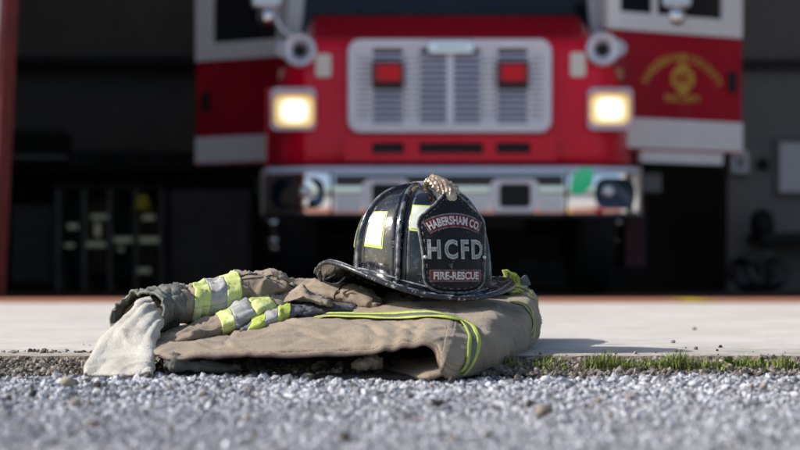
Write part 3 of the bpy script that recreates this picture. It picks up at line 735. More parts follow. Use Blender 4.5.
# headlights
for (px, lx0, lx1, ly0, ly1) in ((293.5, 274.5, 314, 95.5, 126), (610, 590.5, 629.5, 94, 123.5)):
    yb = TD-0.005
    b = MB(); ring_frame(b, rrect(X(px-22.5), X(px+22.5), Zt(130.5), Zt(88), 0.035), rrect(X(lx0-1), X(lx1+1), Zt(ly1+1), Zt(ly0-1), 0.045), lambda x, z: (x, yb-0.02, z), lambda x, z: (x, yb+0.2, z))
    hl = b.build('headlight', mat('bezel', (0.78, 0.62, 0.70), (0.68, 0.52, 0.60), rough=.3, metal=.3), tr, bevel=0.012)
    b = MB(); b.prism(rrect(X(lx0), X(lx1), Zt(ly1), Zt(ly0), 0.045), lambda x, z: (x, yb+0.012, z), lambda x, z: (x, yb+0.03, z)); b.build('reflector', M['lamp_rim'], hl)
    cxl = (X(lx0)+X(lx1))/2; czl = (Zt(ly0)+Zt(ly1))/2
    rw, rh = (X(lx1)-X(lx0))/2-0.04, (Zt(ly0)-Zt(ly1))/2-0.028
    b = MB(); n = 30
    poly = [(cxl+rw*math.copysign(abs(math.cos(a))**0.6, math.cos(a)), czl+rh*math.copysign(abs(math.sin(a))**0.6, math.sin(a))) for a in [2*math.pi*k/n for k in range(n)]]
    b.prism(poly, lambda x, z: (x, yb-0.002, z), lambda x, z: (x, yb+0.011, z)); b.build('lens', M['lamp'], hl)
# turn and marker lamps
for (a0, a1, t0, t1, m_) in ((315, 331.5, 77, 53, 'clearlens'), (570.5, 586.5, 76.5, 51.5, 'clearlens')):
    b = MB(); b.prism(rrect(X(a0), X(a1), Zt(t0), Zt(t1), 0.02), lambda x, z: (x, TD+0.02, z), lambda x, z: (x, TD+0.25, z)); b.build('marker_lamp', M[m_], tr, bevel=.008)
for (a0, a1, t0, t1) in ((275, 297, 77, 63), (609, 629, 75.5, 62)):
    b = MB(); b.prism(rrect(X(a0), X(a1), Zt(t0), Zt(t1), 0.02), lambda x, z: (x, TD+0.25, z), lambda x, z: (x, TD+0.5, z)); b.build('turn_lamp', M['amber'], tr, bevel=.008)
# round chrome air horns with dark throats
for (px, py, r, sx) in ((299.5, 50, 0.104, -1), (603, 49, 0.104, 1)):
    c = (X(px), TD+0.02, Zt(py))
    b = MB(); b.lathe([(0.036, 0.16), (0.034, 0.02), (0.05, 0.0), (r*0.78, -0.035), (r*0.95, -0.03), (r, -0.012), (r*0.96, 0.01), (0.06, 0.05), (0.05, 0.35), (0.0, 0.36)], c, 'y', 40)
    hn = b.build('air_horn', M['horn'], tr, smooth=True)
    b = MB(); b.lathe([(0.033, -0.004), (0.034, 0.02), (0, 0.02)], c, 'y', 24); b.lathe([(0.0, 0.0), (0.036, 0.0)], c, 'y', 24); b.build('throat', M['dark'], hn)
    c2 = (X(px+sx*17), TD+0.12, Zt(py-3)); r2 = r*0.52
    b = MB(); b.lathe([(0.0, 0.0), (0.016, -0.01), (r2*0.8, -0.03), (r2, -0.012), (r2*.9, 0.02), (0.03, 0.05), (0.02, 0.3)], c2, 'y', 30); b.build('air_horn', M['horn'], tr, smooth=True)
# cab
CY = TD+1.0
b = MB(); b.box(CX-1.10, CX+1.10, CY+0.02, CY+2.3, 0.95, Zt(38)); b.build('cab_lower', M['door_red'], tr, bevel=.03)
zr = 2.75
for s_ in (-1, 1):
    b = MB(); b.prism([(CX+s_*0.98, Zt(30)), (CX+s_*1.10, Zt(30)), (CX+s_*1.04, zr), (CX+s_*0.92, zr)], lambda x, z: (x, CY+0.0+(z-1.6)*0.25, z), lambda x, z: (x, CY+0.16+(z-1.6)*0.25, z)); b.build('windshield_pillar', M['white'], tr, bevel=.02)
b = MB(); b.prism([(CX-0.99, Zt(34)), (CX+0.99, Zt(34)), (CX+0.93, zr), (CX-0.93, zr)], lambda x, z: (x, CY+0.06+(z-1.6)*0.25, z), lambda x, z: (x, CY+0.075+(z-1.6)*0.25, z)); b.build('windshield', M['glass'], tr)
b = MB(); b.box(CX-1.10, CX+1.10, CY+0.25, CY+2.3, zr, zr+0.18); b.build('cab_roof', M['white'], tr, bevel=.06)
b = MB(); b.box(CX-1.08, CX+1.08, CY+1.3, CY+2.28, Zt(38)+.003, zr-.003); b.build('cab_rear', M['dark'], tr)
b = MB(); b.box(CX-0.9, CX+0.9, CY+0.0, CY+0.05, 1.86, 1.90); b.build('wiper_cowl', M['dark'], tr, bevel=.01)
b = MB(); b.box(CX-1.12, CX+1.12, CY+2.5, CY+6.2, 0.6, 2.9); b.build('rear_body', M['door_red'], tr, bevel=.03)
# doors
def door(p0, d0, p1, d1, zs, win, handle, side, second=False):
    A = Vector((xpx(p0, d0), d0, 0)); B = Vector((xpx(p1, d1), d1, 0))
    u = B-A; L_ = u.length; u.normalize(); nrm = Vector((u.y, -u.x, 0))
    if nrm.y > 0: nrm = -nrm
    fr = lambda s, t, z: A+u*s+nrm*t+Vector((0, 0, z))
    (zb, zs0, zs1, zm, zw, ztop) = zs
    ds = (lambda px: (px-p0)/(p1-p0)*L_)
    b = MB(); b.box(0, L_, -0.05, 0, zs1, zm, fr)
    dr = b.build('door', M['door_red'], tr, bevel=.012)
    b = MB(); b.box(0, L_, -0.045, 0.004, zs0, zs1-.001, fr); b.build('stripe', M['white'], dr)
    b = MB(); b.box(0, L_, -0.05, 0, zb, zs0-.001, fr); b.build('lower_edge', M['door_red'], dr)
    # white upper part with window opening
    b = MB(); w0, w1 = ds(win[0]), ds(win[1])
    if w0 > w1: w0, w1 = w1, w0
    outer = [(0, zm+.002), (L_, zm+.002), (L_, ztop), (0, ztop)]
    inner = [(w0, zw), (w1, zw), (w1, ztop-.08), (w0, ztop-.08)]
    ring_frame(b, outer, inner, lambda s, z: fr(s, 0, z), lambda s, z: fr(s, -.05, z))
    b.build('window_frame', M['white'], dr)
    b = MB(); b.box(w0+.002, w1-.002, -.03, -.02, zw+.002, ztop-.082, fr); b.build('window', M['glass'], dr)
    if len(win) > 2:
        for q in win[2:]:
            b = MB(); b.box(ds(q)-.02, ds(q)+.02, -.018, -.004, zw+.002, ztop-.082, fr); b.build('window_divider', M['white'], dr)
    hx, hz = handle
    hc_ = ds(hx)
    b = MB(); b.prism(rrect(hc_-.035, hc_+.035, hz-.075, hz+.075, .034), lambda s, z: fr(s, .018, z), lambda s, z: fr(s, .001, z)); b.build('handle', M['dark'], dr, bevel=.006)
    if second:
        b = MB(); b.box(ds(640), ds(722), -0.045, 0.002, zb-.075, zb-.002, fr); b.build('stripe', M['white'], dr)
    return dr, fr, ds, L_
k1 = lambda py, d: CAMH+(HY-py)/F*d
dR, frR, dsR, LR = door(608, 10.45, 742.5, 10.9, (k1(153, 10.8), k1(151, 10.8), k1(121.5, 10.8), k1(36.5, 10.8), k1(16.5, 10.7), 2.6), (620, 722, 654), (731, k1(83, 10.9)), 1, True)
dL, frL, dsL, LL = door(292, 11.3, 195.5, 11.65, (k1(165, 11.6), k1(163, 11.6), k1(137, 11.6), k1(60, 11.55), k1(41.5, 11.5), 2.6), (277, 213), (207, k1(103, 11.65)), -1)
# door lettering and emblem
def text_mesh(txt, size, off=0.0, spacing=1.0):
    c = bpy.data.curves.new('t', 'FONT'); c.body = txt; c.size = size; c.align_x = 'CENTER'; c.align_y = 'CENTER'; c.offset = off; c.space_character = spacing
    c.resolution_u = 3
    o = bpy.data.objects.new('t', c); col.objects.link(o)
    dg = bpy.context.evaluated_depsgraph_get(); me = bpy.data.meshes.new_from_object(o.evaluated_get(dg))
    bpy.data.objects.remove(o); bpy.data.curves.remove(c)
    v = [tuple(p.co) for p in me.vertices]; f = [tuple(p.vertices) for p in me.polygons]; bpy.data.meshes.remove(me)
    return v, f
def put_text(name, txt, size, mapf, m, parent, off=0.0, spacing=1.0, arc=None, xs=1.0, local=False):
    v, f = text_mesh(txt, size, off, spacing)
    if not v: return None
    cx = (min(p[0] for p in v)+max(p[0] for p in v))/2; cy = (min(p[1] for p in v)+max(p[1] for p in v))/2
    out = []
    for (x, y, z) in v:
        x = (x-cx)*xs; y = y-cy
        if arc: a = x/arc; x, y = (arc+y)*math.sin(a), (arc+y)*math.cos(a)-arc
        out.append(mapf(x, y))
    b = MB(); b.add(out, f)
    return b.build(name, m, parent, local=local)
ecx = dsR(681); ez = k1(79, 10.7)
put_text('lettering', 'HABERSHAM COUNTY', 0.072, lambda x, y: frR(ecx+x, .004, k1(57.5, 10.7)+y), M['gold_leaf'], dR, off=.002, arc=0.34, xs=0.98)
put_text('lettering', 'FIRE DEPT', 0.062, lambda x, y: frR(ecx+x, .004, k1(99, 10.7)+y), M['gold_leaf'], dR, off=.002)
b = MB(); pts = []
for k in range(64):
    a = 2*math.pi*k/64; rr = 0.078*(1+0.16*abs(math.cos(2*a))**0.7-0.10*(abs(math.sin(2*a)) > .93))
    pts.append((rr*math.cos(a), rr*math.sin(a)*1.15))
b.prism(pts, lambda x, y: frR(ecx+x, .006, ez+y), lambda x, y: frR(ecx+x, .001, ez+y)); em = b.build('emblem', M['gold_leaf'], dR)
put_text('emblem_letters', 'HC', 0.085, lambda x, y: frR(ecx+x, .0085, ez+y), M['door_red'], em, off=.004)
# mirrors on arms
for (s_, bp_) in ((-1, [(300, 27), (288, 26), (276, 17), (268, 4), (266, -25)]), (1, [(612, 16), (640, 14), (662, 9), (674, 2), (676, -25)])):
    b = MB(); b.tube([(X(px), TD+0.55, Zt(py)) for px, py in bp_], 0.026, 12); b.build('mirror_arm', M['chrome_d'], tr, smooth=True)
    px = bp_[-2][0]-8*(1 if s_ < 0 else -2)
    c = (X(px), TD+0.5, Zt(3)); b = MB(); b.lathe([(0, -.03), (.03, -.028), (.055, -.01), (.06, .01), (.03, .04), (0, .05)], c, 'y', 24); b.build('mirror', M['chrome'], tr, smooth=True)
    b = MB(); b.prism(rrect(X(px)-.10, X(px)+.10, Zt(-6), Zt(-75), .03), lambda x, z: (x, TD+.5, z), lambda x, z: (x, TD+.57, z)); b.build('mirror', M['chrome_d'], tr, bevel=.02)
# bumper
nu, nv = 90, 26
BW = X(641)-CX
zt_, zb_ = Zt(167), Zt(220)
def bump_pt(s, t, off=0.0):
    x = s*BW; a = abs(x)
    yb = TD-0.20+0.17*max(0, (a-0.72)/(BW-0.72))**1.7
    # profile t 0..1 from top back to bottom
    if t < 0.22:
        an = (t/0.22)*math.pi/2; y = yb+0.07*(1-math.sin(an)); z = zt_-0.05*(1-math.cos(an))
    elif t < 0.86:
        q = (t-0.22)/0.64; y = yb-0.008*math.sin(q*math.pi)+0.004*q; z = zt_-0.05-(zt_-zb_-0.08)*q
    else:
        an = ((t-0.86)/0.14)*math.pi/2; y = yb+0.05*(1-math.cos(an))+0.004; z = zb_+0.03*(1-math.sin(an))
    return (CX+x, y-off, z)
G = np.array([[bump_pt(-1+2*i/(nu-1), j/(nv-1)) for j in range(nv)] for i in range(nu)])
bu = link('bumper', grid_mesh('bumper', G), M['chrome'], tr); solid(bu, 0.01)
def sx(px): return (X(px)-CX)/BW
b = MB(); b.tube([Vector(bump_pt(q, .16, .006)) for q in np.linspace(-.97, .97, 60)], 0.020, 10); b.build('bumper_lip_sky', mat('lip', (0.74, 0.84, 1.0), (0.66, 0.78, 0.96), rough=.25, metal=.2), tr, smooth=True)  # sky reflection along the bumper top put into the tube's pale blue
for px in (333, 563):
    b = MB(); b.tube([Vector(bump_pt(sx(px), t, 0.004)) for t in np.linspace(0.02, 0.98, 12)], 0.009, 6); b.build('bumper_seam', M['chassis'], tr, smooth=True)
BY = TD-0.215
for (a0, a1) in ((363, 410), (488, 536)):
    zb2, zt2 = Zt(214), Zt(181)
    b = MB(); ring_frame(b, rrect(X(a0), X(a1), zb2, zt2, .05), rrect(X(a0+9), X(a1-8), zb2+.03, zt2-.03, .03), lambda x, z: (x, BY-.02, z), lambda x, z: (x, BY+.01, z))
    tp = b.build('tow_eye', M['grille'], tr, bevel=.008)
    b = MB(); b.box(X(a0+9.5), X(a1-8.5), BY-.003, BY+.005, zb2+.032, zt2-.032); b.build('opening', M['dark'], tp)
for (a0, a1) in ((336, 362), (411, 487), (537, 560)):
    b = MB(); b.box(X(a0), X(a1), BY-.004, BY+.004, Zt(213), Zt(195)); b.build('step_plate', M['white'], tr, bevel=.003)
b = MB(); b.box(X(336), X(560), BY+.002, BY+.010, Zt(188), Zt(177)); b.build('bumper_dark_reflection', mat('groove_or_band', (0.03, 0.04, 0.04), rough=.15), tr)  # building reflections in the chrome painted as a dark glossy strip
# green reflection on the bumper corner put into a glowing lens; red marker lamp
b = MB(); b.prism([(X(566), Zt(194)), (X(575), Zt(198)), (X(588), Zt(188)), (X(590), Zt(172)), (X(580), Zt(169)), (X(569), Zt(178))], lambda x, z: (x, TD-.225, z), lambda x, z: (x, TD-.18, z)); b.build('bumper_green_reflection', M['green_glow'], tr, bevel=.008)
b = MB(); b.lathe([(0, -.02), (.012, -.018), (.016, 0), (.016, .06)], (X(597), TD-.19, Zt(212)), 'y', 16); b.build('red_lamp', M['redlens'], tr, smooth=True)
for s_, px0, px1 in ((-1, 272, 326), (1, 592, 634)):
    b = MB(); yy = TD-.14
    b.prism(rrect(X(px0), X(px1), Zt(210), Zt(179), .07), lambda x, z: (x, TD-.20+.17*max(0, (abs(x-CX)-.72)/(BW-.72))**1.7-.012, z), lambda x, z: (x, TD-.05, z)); b.build('bumper_end_reflection', mat('end_reflection', (0.03, 0.05, 0.09), rough=0.08, metal=0.8), tr)  # dark reflection at each bumper end put into an added panel
    cxr = (X(px0)+X(px1))/2+s_*-.05; b = MB(); b.lathe([(.0, -.03), (.02, -.036), (.035, -.02), (.04, 0)], (cxr, TD-.20+.17*max(0, (abs(cxr-CX)-.72)/(BW-.72))**1.7-.01, Zt(193)), 'y', 28); b.build('bumper_end_glint', M['chrome_d'], tr, smooth=True)  # bright glint on the bumper end put into an added chrome ring
# dark area between bumper and body
b = MB(); b.box(X(268), X(634), TD+0.1, TD+0.6, Zt(180), Zt(163.5)); b.build('frame_crossmember', M['chassis'], tr)
b = MB()
for s_ in (-1, 1): b.box(CX+s_*.42-.04, CX+s_*.42+.04, TD-.1, TD+6.5, .55, .78)
b.build('chassis_rails', M['chassis'], tr)
b = MB(); b.tube([(CX-.95, TD+1.25, .50), (CX+.95, TD+1.25, .50)], .065, 14); b.lathe([(0, -.14), (.1, -.13), (.15, -.05), (.16, .05), (.1, .13), (0, .14)], (CX-.12, TD+1.25, .46), 'y', 20); b.build('front_axle', M['chassis'], tr, smooth=True)
b = MB(); b.box(CX-.5, CX+.5, TD+.6, TD+.9, .42, .9); b.build('engine_sump', M['chassis'], tr, bevel=.03)
b = MB(); b.box(X(270), X(630), TD+2.2, TD+2.25, .25, .9); b.build('splash_plate', M['chassis'], tr)
def wheel(s_, y):
    x = CX+s_*0.98
    b = MB(); r = .50; c = (x, y, r+SLAB)
    b.lathe([(.30, -.13), (.42, -.145), (.485, -.12), (.50, -.08), (.50, .08), (.485, .12), (.42, .145), (.30, .13)], c, 'x', 48)
    w_ = b.build('wheel', M['dark'], tr, smooth=True)
    b = MB(); b.lathe([(.30, s_*.12), (.28, s_*.10), (.24, s_*.02), (.16, s_*.06), (.13, s_*.15), (.10, s_*.21), (0, s_*.22)], c, 'x', 36); b.build('rim', M['chrome_d'], w_, smooth=True)
    for k in range(8):
        a = 2*math.pi*k/8; cc = (x+s_*.15, y-.17*math.cos(a)-.0, r+SLAB-.02+.17*math.sin(a))
        b = MB(); b.lathe([(0.022, -.05), (.024, .05), (.016, .075), (0, .08)], cc, 'x', 10) if s_ > 0 else b.lathe([(0.022, .05), (.024, -.05), (.016, -.075), (0, -.08)], cc, 'x', 10)
        b.build('wheel_nut', M['chrome'], w_, smooth=True)
wheel(-1, TD+1.25); wheel(1, TD+1.25)
b = MB(); b.box(X(646), X(677), TD+.6, TD+1.0, Zt(187), Zt(167)); b.build('cab_step', M['panel_grey'], tr, bevel=.01)
b = MB(); b.box(X(648), X(670), TD+1.0, TD+1.7, .2, Zt(188)); b.build('mudflap', mat('mudflap_red', (.05, .004, .008), rough=.6), tr)
b = MB(); b.box(X(240), X(262), TD+1.0, TD+1.5, Zt(187), Zt(168)); b.build('cab_step', M['chassis'], tr, bevel=.01)

# ==================================================================  TURNOUT COAT
coat = thing('turnout_coat', 'folded tan firefighter coat with lime and silver reflective stripes lying on the gravel edge', 'coat', (0, 2.4, 0))
net = [
 [(150,340,2.45),(149,342,2.40),(148,344,2.35),(147,346,2.30),(148,349,2.26),(151,352,2.23),(156,355,2.21)],
 [(190,326,2.55),(186,331,2.45),(182,337,2.36),(178,342,2.29),(176,347,2.23),(174,352,2.19),(174,357,2.175)],
 [(235,320,2.60),(233,326,2.48),(231,332,2.37),(230,338,2.29),(229,345,2.22),(228,352,2.18),(228,356,2.165)],
 [(292,308,2.65),(291,314,2.50),(290,321,2.38),(290,330,2.29),(289,340,2.22),(288,350,2.175),(288,356,2.16)],
 [(352,301,2.68),(351,307,2.53),(350,315,2.39),(350,326,2.29),(349,338,2.21),(348,349,2.17),(348,355,2.155)],
 [(388,299,2.70),(388,304,2.55),(388,312,2.40),(387,323,2.29),(386,335,2.21),(385,345,2.165),(384,351,2.15)],
 [(415,298,2.70),(414,303,2.55),(413,311,2.40),(412,321,2.29),(411,331,2.21),(410,339,2.165),(409,346.5,2.145)],
 [(440,298,2.70),(439,303,2.55),(438,311,2.40),(437,320,2.28),(436,330,2.20),(435,340,2.15),(433,348,2.135)],
 [(452,298,2.70),(452,303,2.55),(451,311,2.40),(449,321,2.27),(446,335,2.18),(443,350,2.13),(439,364,2.125)],
 [(462,298,2.70),(463,302,2.55),(463,312,2.40),(462,325,2.27),(460,341,2.18),(455,360,2.13),(447,377.5,2.13)],
 [(480,296,2.75),(484,300,2.60),(486,309,2.45),(487,324,2.31),(485,343,2.23),(481,360,2.20),(474,375,2.205)],
 [(495,294,2.80),(504,298,2.68),(509,308,2.53),(511,321,2.42),(510,338,2.34),(507,353,2.31),(501,367,2.31)],
 [(505,290,2.90),(518,293,2.78),(527,302,2.65),(530,314,2.56),(530,330,2.49),(528,343,2.46),(522,356,2.47)],
 [(508,288,2.94),(524,290,2.87),(534,298,2.81),(538,309,2.76),(538.5,323,2.71),(536,335,2.69),(530,345,2.70)],
 [(495,287,2.97),(508,288,2.95),(518,292,2.93),(524,300,2.90),(524,312,2.88),(522,326,2.87),(516,340,2.86)],
 [(440,290,2.95),(440,292,2.98),(440,297,3.0),(440,305,3.01),(440,315,3.01),(440,326,3.0),(440,337,3.0)],
 [(300,293,2.93),(300,297,2.96),(300,303,2.99),(300,311,3.0),(300,320,3.0),(300,329,3.0),(300,338,3.0)],
]
full = []
for i, r in enumerate(net):
    if i <= 13: cc = {0: (200, 322, 2.6), 1: (230, 315, 2.7), 2: (270, 306, 2.78)}.get(i, (min(max(r[0][0], 300), 470), 296 if i > 3 else 300, 2.86))
    elif i == 14: cc = (465, 291, 2.95)
    else: cc = (440 if i == 15 else 320, 294, 2.90)
    full.append([cc]+r)
Gd = to_world(dense(full, 300, 100))
Nn = normals(Gd)
if Nn[150, 40, 2] < 0: Nn = -Nn
def body_fold(u, v):
    k = u*16; xw = Gd[int(round(u*(Gd.shape[0]-1))), 70, 0]
    h = 0
    if k < 8.0 and v > 0.45:      # puckers above the hem
        h += 0.0020*math.sin(xw*150+3*math.sin(xw*31))*(0.4+0.6*math.sin(xw*17+1))*smooth01(0.45, 0.8, v)*(1-0.4*smooth01(0.93, 1, v))
        h += -0.0030*math.exp(-((v-0.925)/0.022)**2)
        h += 0.0015*math.exp(-((v-0.965)/0.02)**2)
    if k > 8.5: h += 0.0012*math.sin(k*4.0+v*9)*smooth01(0.3, 0.6, v)
    for (x0_, v0_, x1_, v1_, dp, wd) in ((-.232, .45, -.229, .78, .0034, .0035), (-.30, .62, -.20, .86, .0022, .006), (-.15, .58, -.06, .84, .0020, .007), (-.07, .50, .01, .88, .0024, .006), (-.02, .56, .035, .80, .0020, .005), (-.20, .40, -.10, .60, .0022, .007)):
        q_ = (v-v0_)/(v1_-v0_)
        if -0.1 < q_ < 1.1:
            dd = (xw-(x0_+(x1_-x0_)*q_)-0.004*math.sin(q_*7))/wd
            h += -dp*math.exp(-dd*dd)*min(1, max(0, q_+.1)*5)*min(1, max(0, 1.1-q_)*5)+0.6*dp*math.exp(-(dd-1.8)**2)*min(1, max(0, q_+.1)*5)*min(1, max(0, 1.1-q_)*5)
    # long diagonal drag folds on the top
    h += 0.0030*math.sin((v*13-k*1.7))*smooth01(0.75, 0.5, v)*(1-0.8*math.exp(-((k-7.5)/1.0)**2))
    return h
Gd = wrinkle(Gd, Nn, 0.0019, 13, body_fold, 3.0)
Gd[..., 2] = np.maximum(Gd[..., 2], 0.0015)
body = link('coat_body', grid_mesh('coat_body', Gd), M['canvas_body'], coat); solid(body, 0.0045, 1 if False else 0)
# BVH for laying trim on the body
def bvh_of(G, closed=False):
    nu, nv = G.shape[:2]; vs = [Vector(p) for p in G.reshape(-1, 3)]
    fs = [(i*nv+j, i*nv+(j+1) % nv, (i+1)*nv+(j+1) % nv, (i+1)*nv+j) for i in range(nu-1) for j in range(nv if closed else nv-1)]
    return BVHTree.FromPolygons(vs, fs)
BB = bvh_of(Gd)
b = MB(); b.tube([Vector(p)+Vector((0, -.0008, -.0005)) for p in Gd[4:176:2, -1]], 0.0013, 8); b.build('hem_binding', mat('hem_binding', (0.085, 0.055, 0.05), rough=.9), coat, smooth=True)
O = Vector((0, 0, CAMH))
def pick(px, py, bvh=BB):
    d = (P(px, py, 2.0)-O).normalized(); h = bvh.ray_cast(O, d, 5)
    return h[0]
def ribbon(name, pxs, w0, w1, m, parent, bvh=BB, off=0.0042, n=90, wf=None):
    pts = [pick(*q, bvh) for q in pxs]; pts = [np.array(p) for p in pts if p is not None]
    pts = np.array(pts)
    path = [Vector(sample(pts, u)) for u in np.linspace(0, len(pts)-1, n)]
    for _ in range(60 if n > 60 else 6):
        path = [path[0]]+[(path[i-1]+path[i]*2+path[i+1])/4 for i in range(1, n-1)]+[path[-1]]
    rows = []; k = 5
    for i, p in enumerate(path):
        c, nn, _, _ = bvh.find_nearest(p)
        vd = nn.dot((O-c).normalized())
        if vd < -0.3 or (abs(vd) <= 0.3 and nn.z < 0): nn = -nn
        t = (path[min(i+1, n-1)]-path[max(i-1, 0)]).normalized(); sd = t.cross(nn).normalized()
        row = []
        for j in range(k):
            q = c+sd*(w0+(w1-w0)*j/(k-1))*(wf(i/(n-1)) if wf else 1); c2, n2, _, _ = bvh.find_nearest(q)
            if n2.dot(nn) < 0: n2 = -n2
            row.append(c2+n2*off)
        rows.append(row)
    G2 = np.array(rows)
    for _ in range(10 if n > 60 else 4): G2[1:-1] = (G2[:-2]+2*G2[1:-1]+G2[2:])/4
    o = link(name, grid_mesh(name, G2), m, parent); solid(o, 0.0012, 0); return o
S1 = [(322, 319), (345, 318.5), (375, 318.5), (405, 318.5), (432, 318.5), (450, 319.5), (463, 324), (471, 333), (472, 344), (468, 356), (462, 367), (457, 374)]
for (a, b_, m_) in ((-0.0100, -0.0045, 'lime'), (-0.0045, 0.0035, 'silver_dull'), (0.0035, 0.0080, 'lime')):
    ribbon('reflective_stripe', S1, a, b_, M[m_], coat, off=0.0062 if m_ == 'lime' else 0.0057, wf=lambda t: 1.0+1.3*smooth01(0.62, 0.45, t))
S2 = [(512, 304), (521, 306), (528, 312), (531, 321), (531, 331), (527, 341), (522, 350)]
for (a, b_, m_) in ((-0.0085, -0.0045, 'lime'), (-0.0045, 0.0035, 'silver_dull'), (0.0035, 0.0072, 'lime')):
    ribbon('reflective_stripe', S2, a, b_, M[m_], coat, off=0.0042 if m_ == 'lime' else 0.0038, n=50)
for q in ([(510, 292), (518, 290.5), (527, 292), (531, 296)], [(512, 296.5), (520, 295), (526, 298), (533, 300)], [(510, 292), (511, 294), (512, 296.5)]):
    ribbon('trim_piping', q, -0.0012, 0.0012, M['lime'], coat, off=0.0042, n=24)
# filler mass / lining under the folds
nu, nv = 80, 40; G = np.zeros((nu, nv, 3))
for i in range(nu):
    for j in range(nv):
        a = 2*math.pi*i/(nu-1); r = j/(nv-1)
        e = 0.85
        x = -0.13+0.235*r*math.copysign(abs(math.cos(a))**e, math.cos(a)); y = 2.66+0.36*r*math.copysign(abs(math.sin(a))**e, math.sin(a))
        z = 0.0+0.068*(1-r**3.2)**0.6
        G[i, j] = (x, y, z)
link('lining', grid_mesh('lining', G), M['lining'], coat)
# lower front layer, cave floor and lip
nu, nv = 140, 26; G = np.zeros((nu, nv, 3))
lx = [(160, 362, 2.24), (175, 370, 2.19), (210, 373, 2.17), (260, 375, 2.155), (310, 376.5, 2.14), (360, 377.5, 2.13), (400, 378.5, 2.125), (425, 376.5, 2.125), (440, 373, 2.125), (450, 366, 2.135)]
lx = np.array(lx, float)
for i in range(nu):
    q = sample(lx, i/(nu-1)*(len(lx)-1)); p = P(*q)
    for j in range(nv):
        t = j/(nv-1)
        roll = 0.006*math.cos(min(t*14, math.pi/2)*1.0)
        zz = max(0.0015, p.z) + (0.006*math.sin(min(1, t*8)*math.pi/2)) + 0.012*smooth01(0.1, 0.5, t)*(0.5+0.5*noise.noise(Vector((p.x*18, t*4, 0))))
        yy = p.y+0.004*(1-min(1, t*8)) + t*0.30 + 0.004*noise.noise(Vector((p.x*40, 0, 5)))
        G[i, j] = (p.x, yy, zz)
G0 = G.copy()
for i in range(70, 112): G0[i, :, 1] += 0.16*(1-smooth01(70, 112, i)); G0[i, :, 2] = np.maximum(0.001, G0[i, :, 2]*(0.5+0.5*smooth01(70, 100, i)))
lo_ = link('lower_hem', grid_mesh('lower_hem', G0[70:]), M['canvas'], coat); solid(lo_, 0.005, 1)
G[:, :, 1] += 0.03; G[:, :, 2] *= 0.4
lo2 = link('lower_lining_shade', grid_mesh('lower_lining_shade', G[:125]), M['lining'], coat); solid(lo2, 0.005, 1)  # lower layer kept near-black: shadow under the hem put into its colour
# generic ring tube in pixel/depth space
def rings(rs, nu=70, nv=56, amp=0.002, scn=22, seed=0.0, pw=1.0, fold=None):
    arr = np.array([[*c, *a, *b] for c, a, b in rs], float)
    us = np.linspace(0, len(rs)-1, nu)
    G = np.zeros((nu, nv, 3)); cpx = []
    for i, u in enumerate(us):
        q = sample(arr, u); c, a, b_ = q[:3], q[3:6], q[6:9]; cpx.append(c[0])
        for j in range(nv):
            t = 2*math.pi*j/nv; ct, st = math.cos(t), math.sin(t)
            ct = math.copysign(abs(ct)**pw, ct); st = math.copysign(abs(st)**pw, st)
            G[i, j] = c+a*ct+b_*st
    W = to_world(G); Nr = normals(W, True)
    cen = W.mean(1, keepdims=True)
    sgn = np.sign(((W-cen)*Nr).sum(-1).mean()); Nr = Nr*sgn
    W = wrinkle(W, Nr, amp, scn, fold, seed)
    return W, Nr, np.array(cpx)
def band(name, W, Nr, cpx, x0, x1, m, parent, off=0.0015, skew=0.0):
    """a strip of the ring tube between two pixel columns"""
    n = 10; nv = W.shape[1]; out = np.zeros((n, nv+1, 3))
    for j in range(nv+1):
        jj = j % nv; sk = skew*math.sin(2*math.pi*j/nv)
        for i in range(n):
            xx = x0+(x1-x0)*i/(n-1)+sk
            u = np.interp(xx, cpx, np.arange(len(cpx))); i0 = int(min(u, len(cpx)-2)); t = u-i0
            out[i, j] = (W[i0, jj]*(1-t)+W[i0+1, jj]*t)+(Nr[i0, jj]*(1-t)+Nr[i0+1, jj]*t)*off
    o = link(name, grid_mesh(name, out), m, parent); solid(o, 0.001, 0); return o
# upper sleeve
sl = [((160,309,2.43),(9,-2,-.055),(5,-20,0)), ((180,306,2.44),(5,3,-.06),(5,-19,0)), ((205,301,2.47),(6,5,-.065),(5,-19,0)), ((235,293,2.50),(6,5,-.07),(5,-19.5,0)),
      ((262,290,2.54),(4,5,-.08),(3,-18,0)), ((284,290,2.58),(0,4,-.08),(2,-13,0)), ((300,292,2.62),(0,3,-.07),(0,-6,0)), ((308,293,2.64),(0,2,-.05),(0,-2,0))]
W, Nr, cp = rings(sl, 110, 72, 0.0045, 17, 1.0, 0.9, fold=lambda u, v: 0.003*math.sin(u*26+v*12.6)*smooth01(0.3, 0.6, u))
up = link('sleeve', grid_mesh('sleeve', W, True, caps=True), M['canvas'], coat); BS = bvh_of(W, True)
M['seam'] = mat('seam_thread', (0.07, 0.055, 0.045), rough=.9)
ribbon('seam', [(240, 276.5), (256, 274.5), (270, 275.5), (284, 280.5), (295, 287.5)], -.0009, .0009, M['seam'], up, BS, .0012, 60)
ribbon('seam', [(242, 280), (257, 278.5), (270, 280), (282, 284.5)], -.0004, .0004, M['seam'], up, BS, .0010, 60)
for (a, b_, m_) in ((189, 204, 'lime_sunlit'), (204, 220, 'silver'), (220, 235, 'lime_sunlit')):
    band('reflective_stripe', W, Nr, cp, a, b_, M[m_], up, 0.0018, skew=-2)
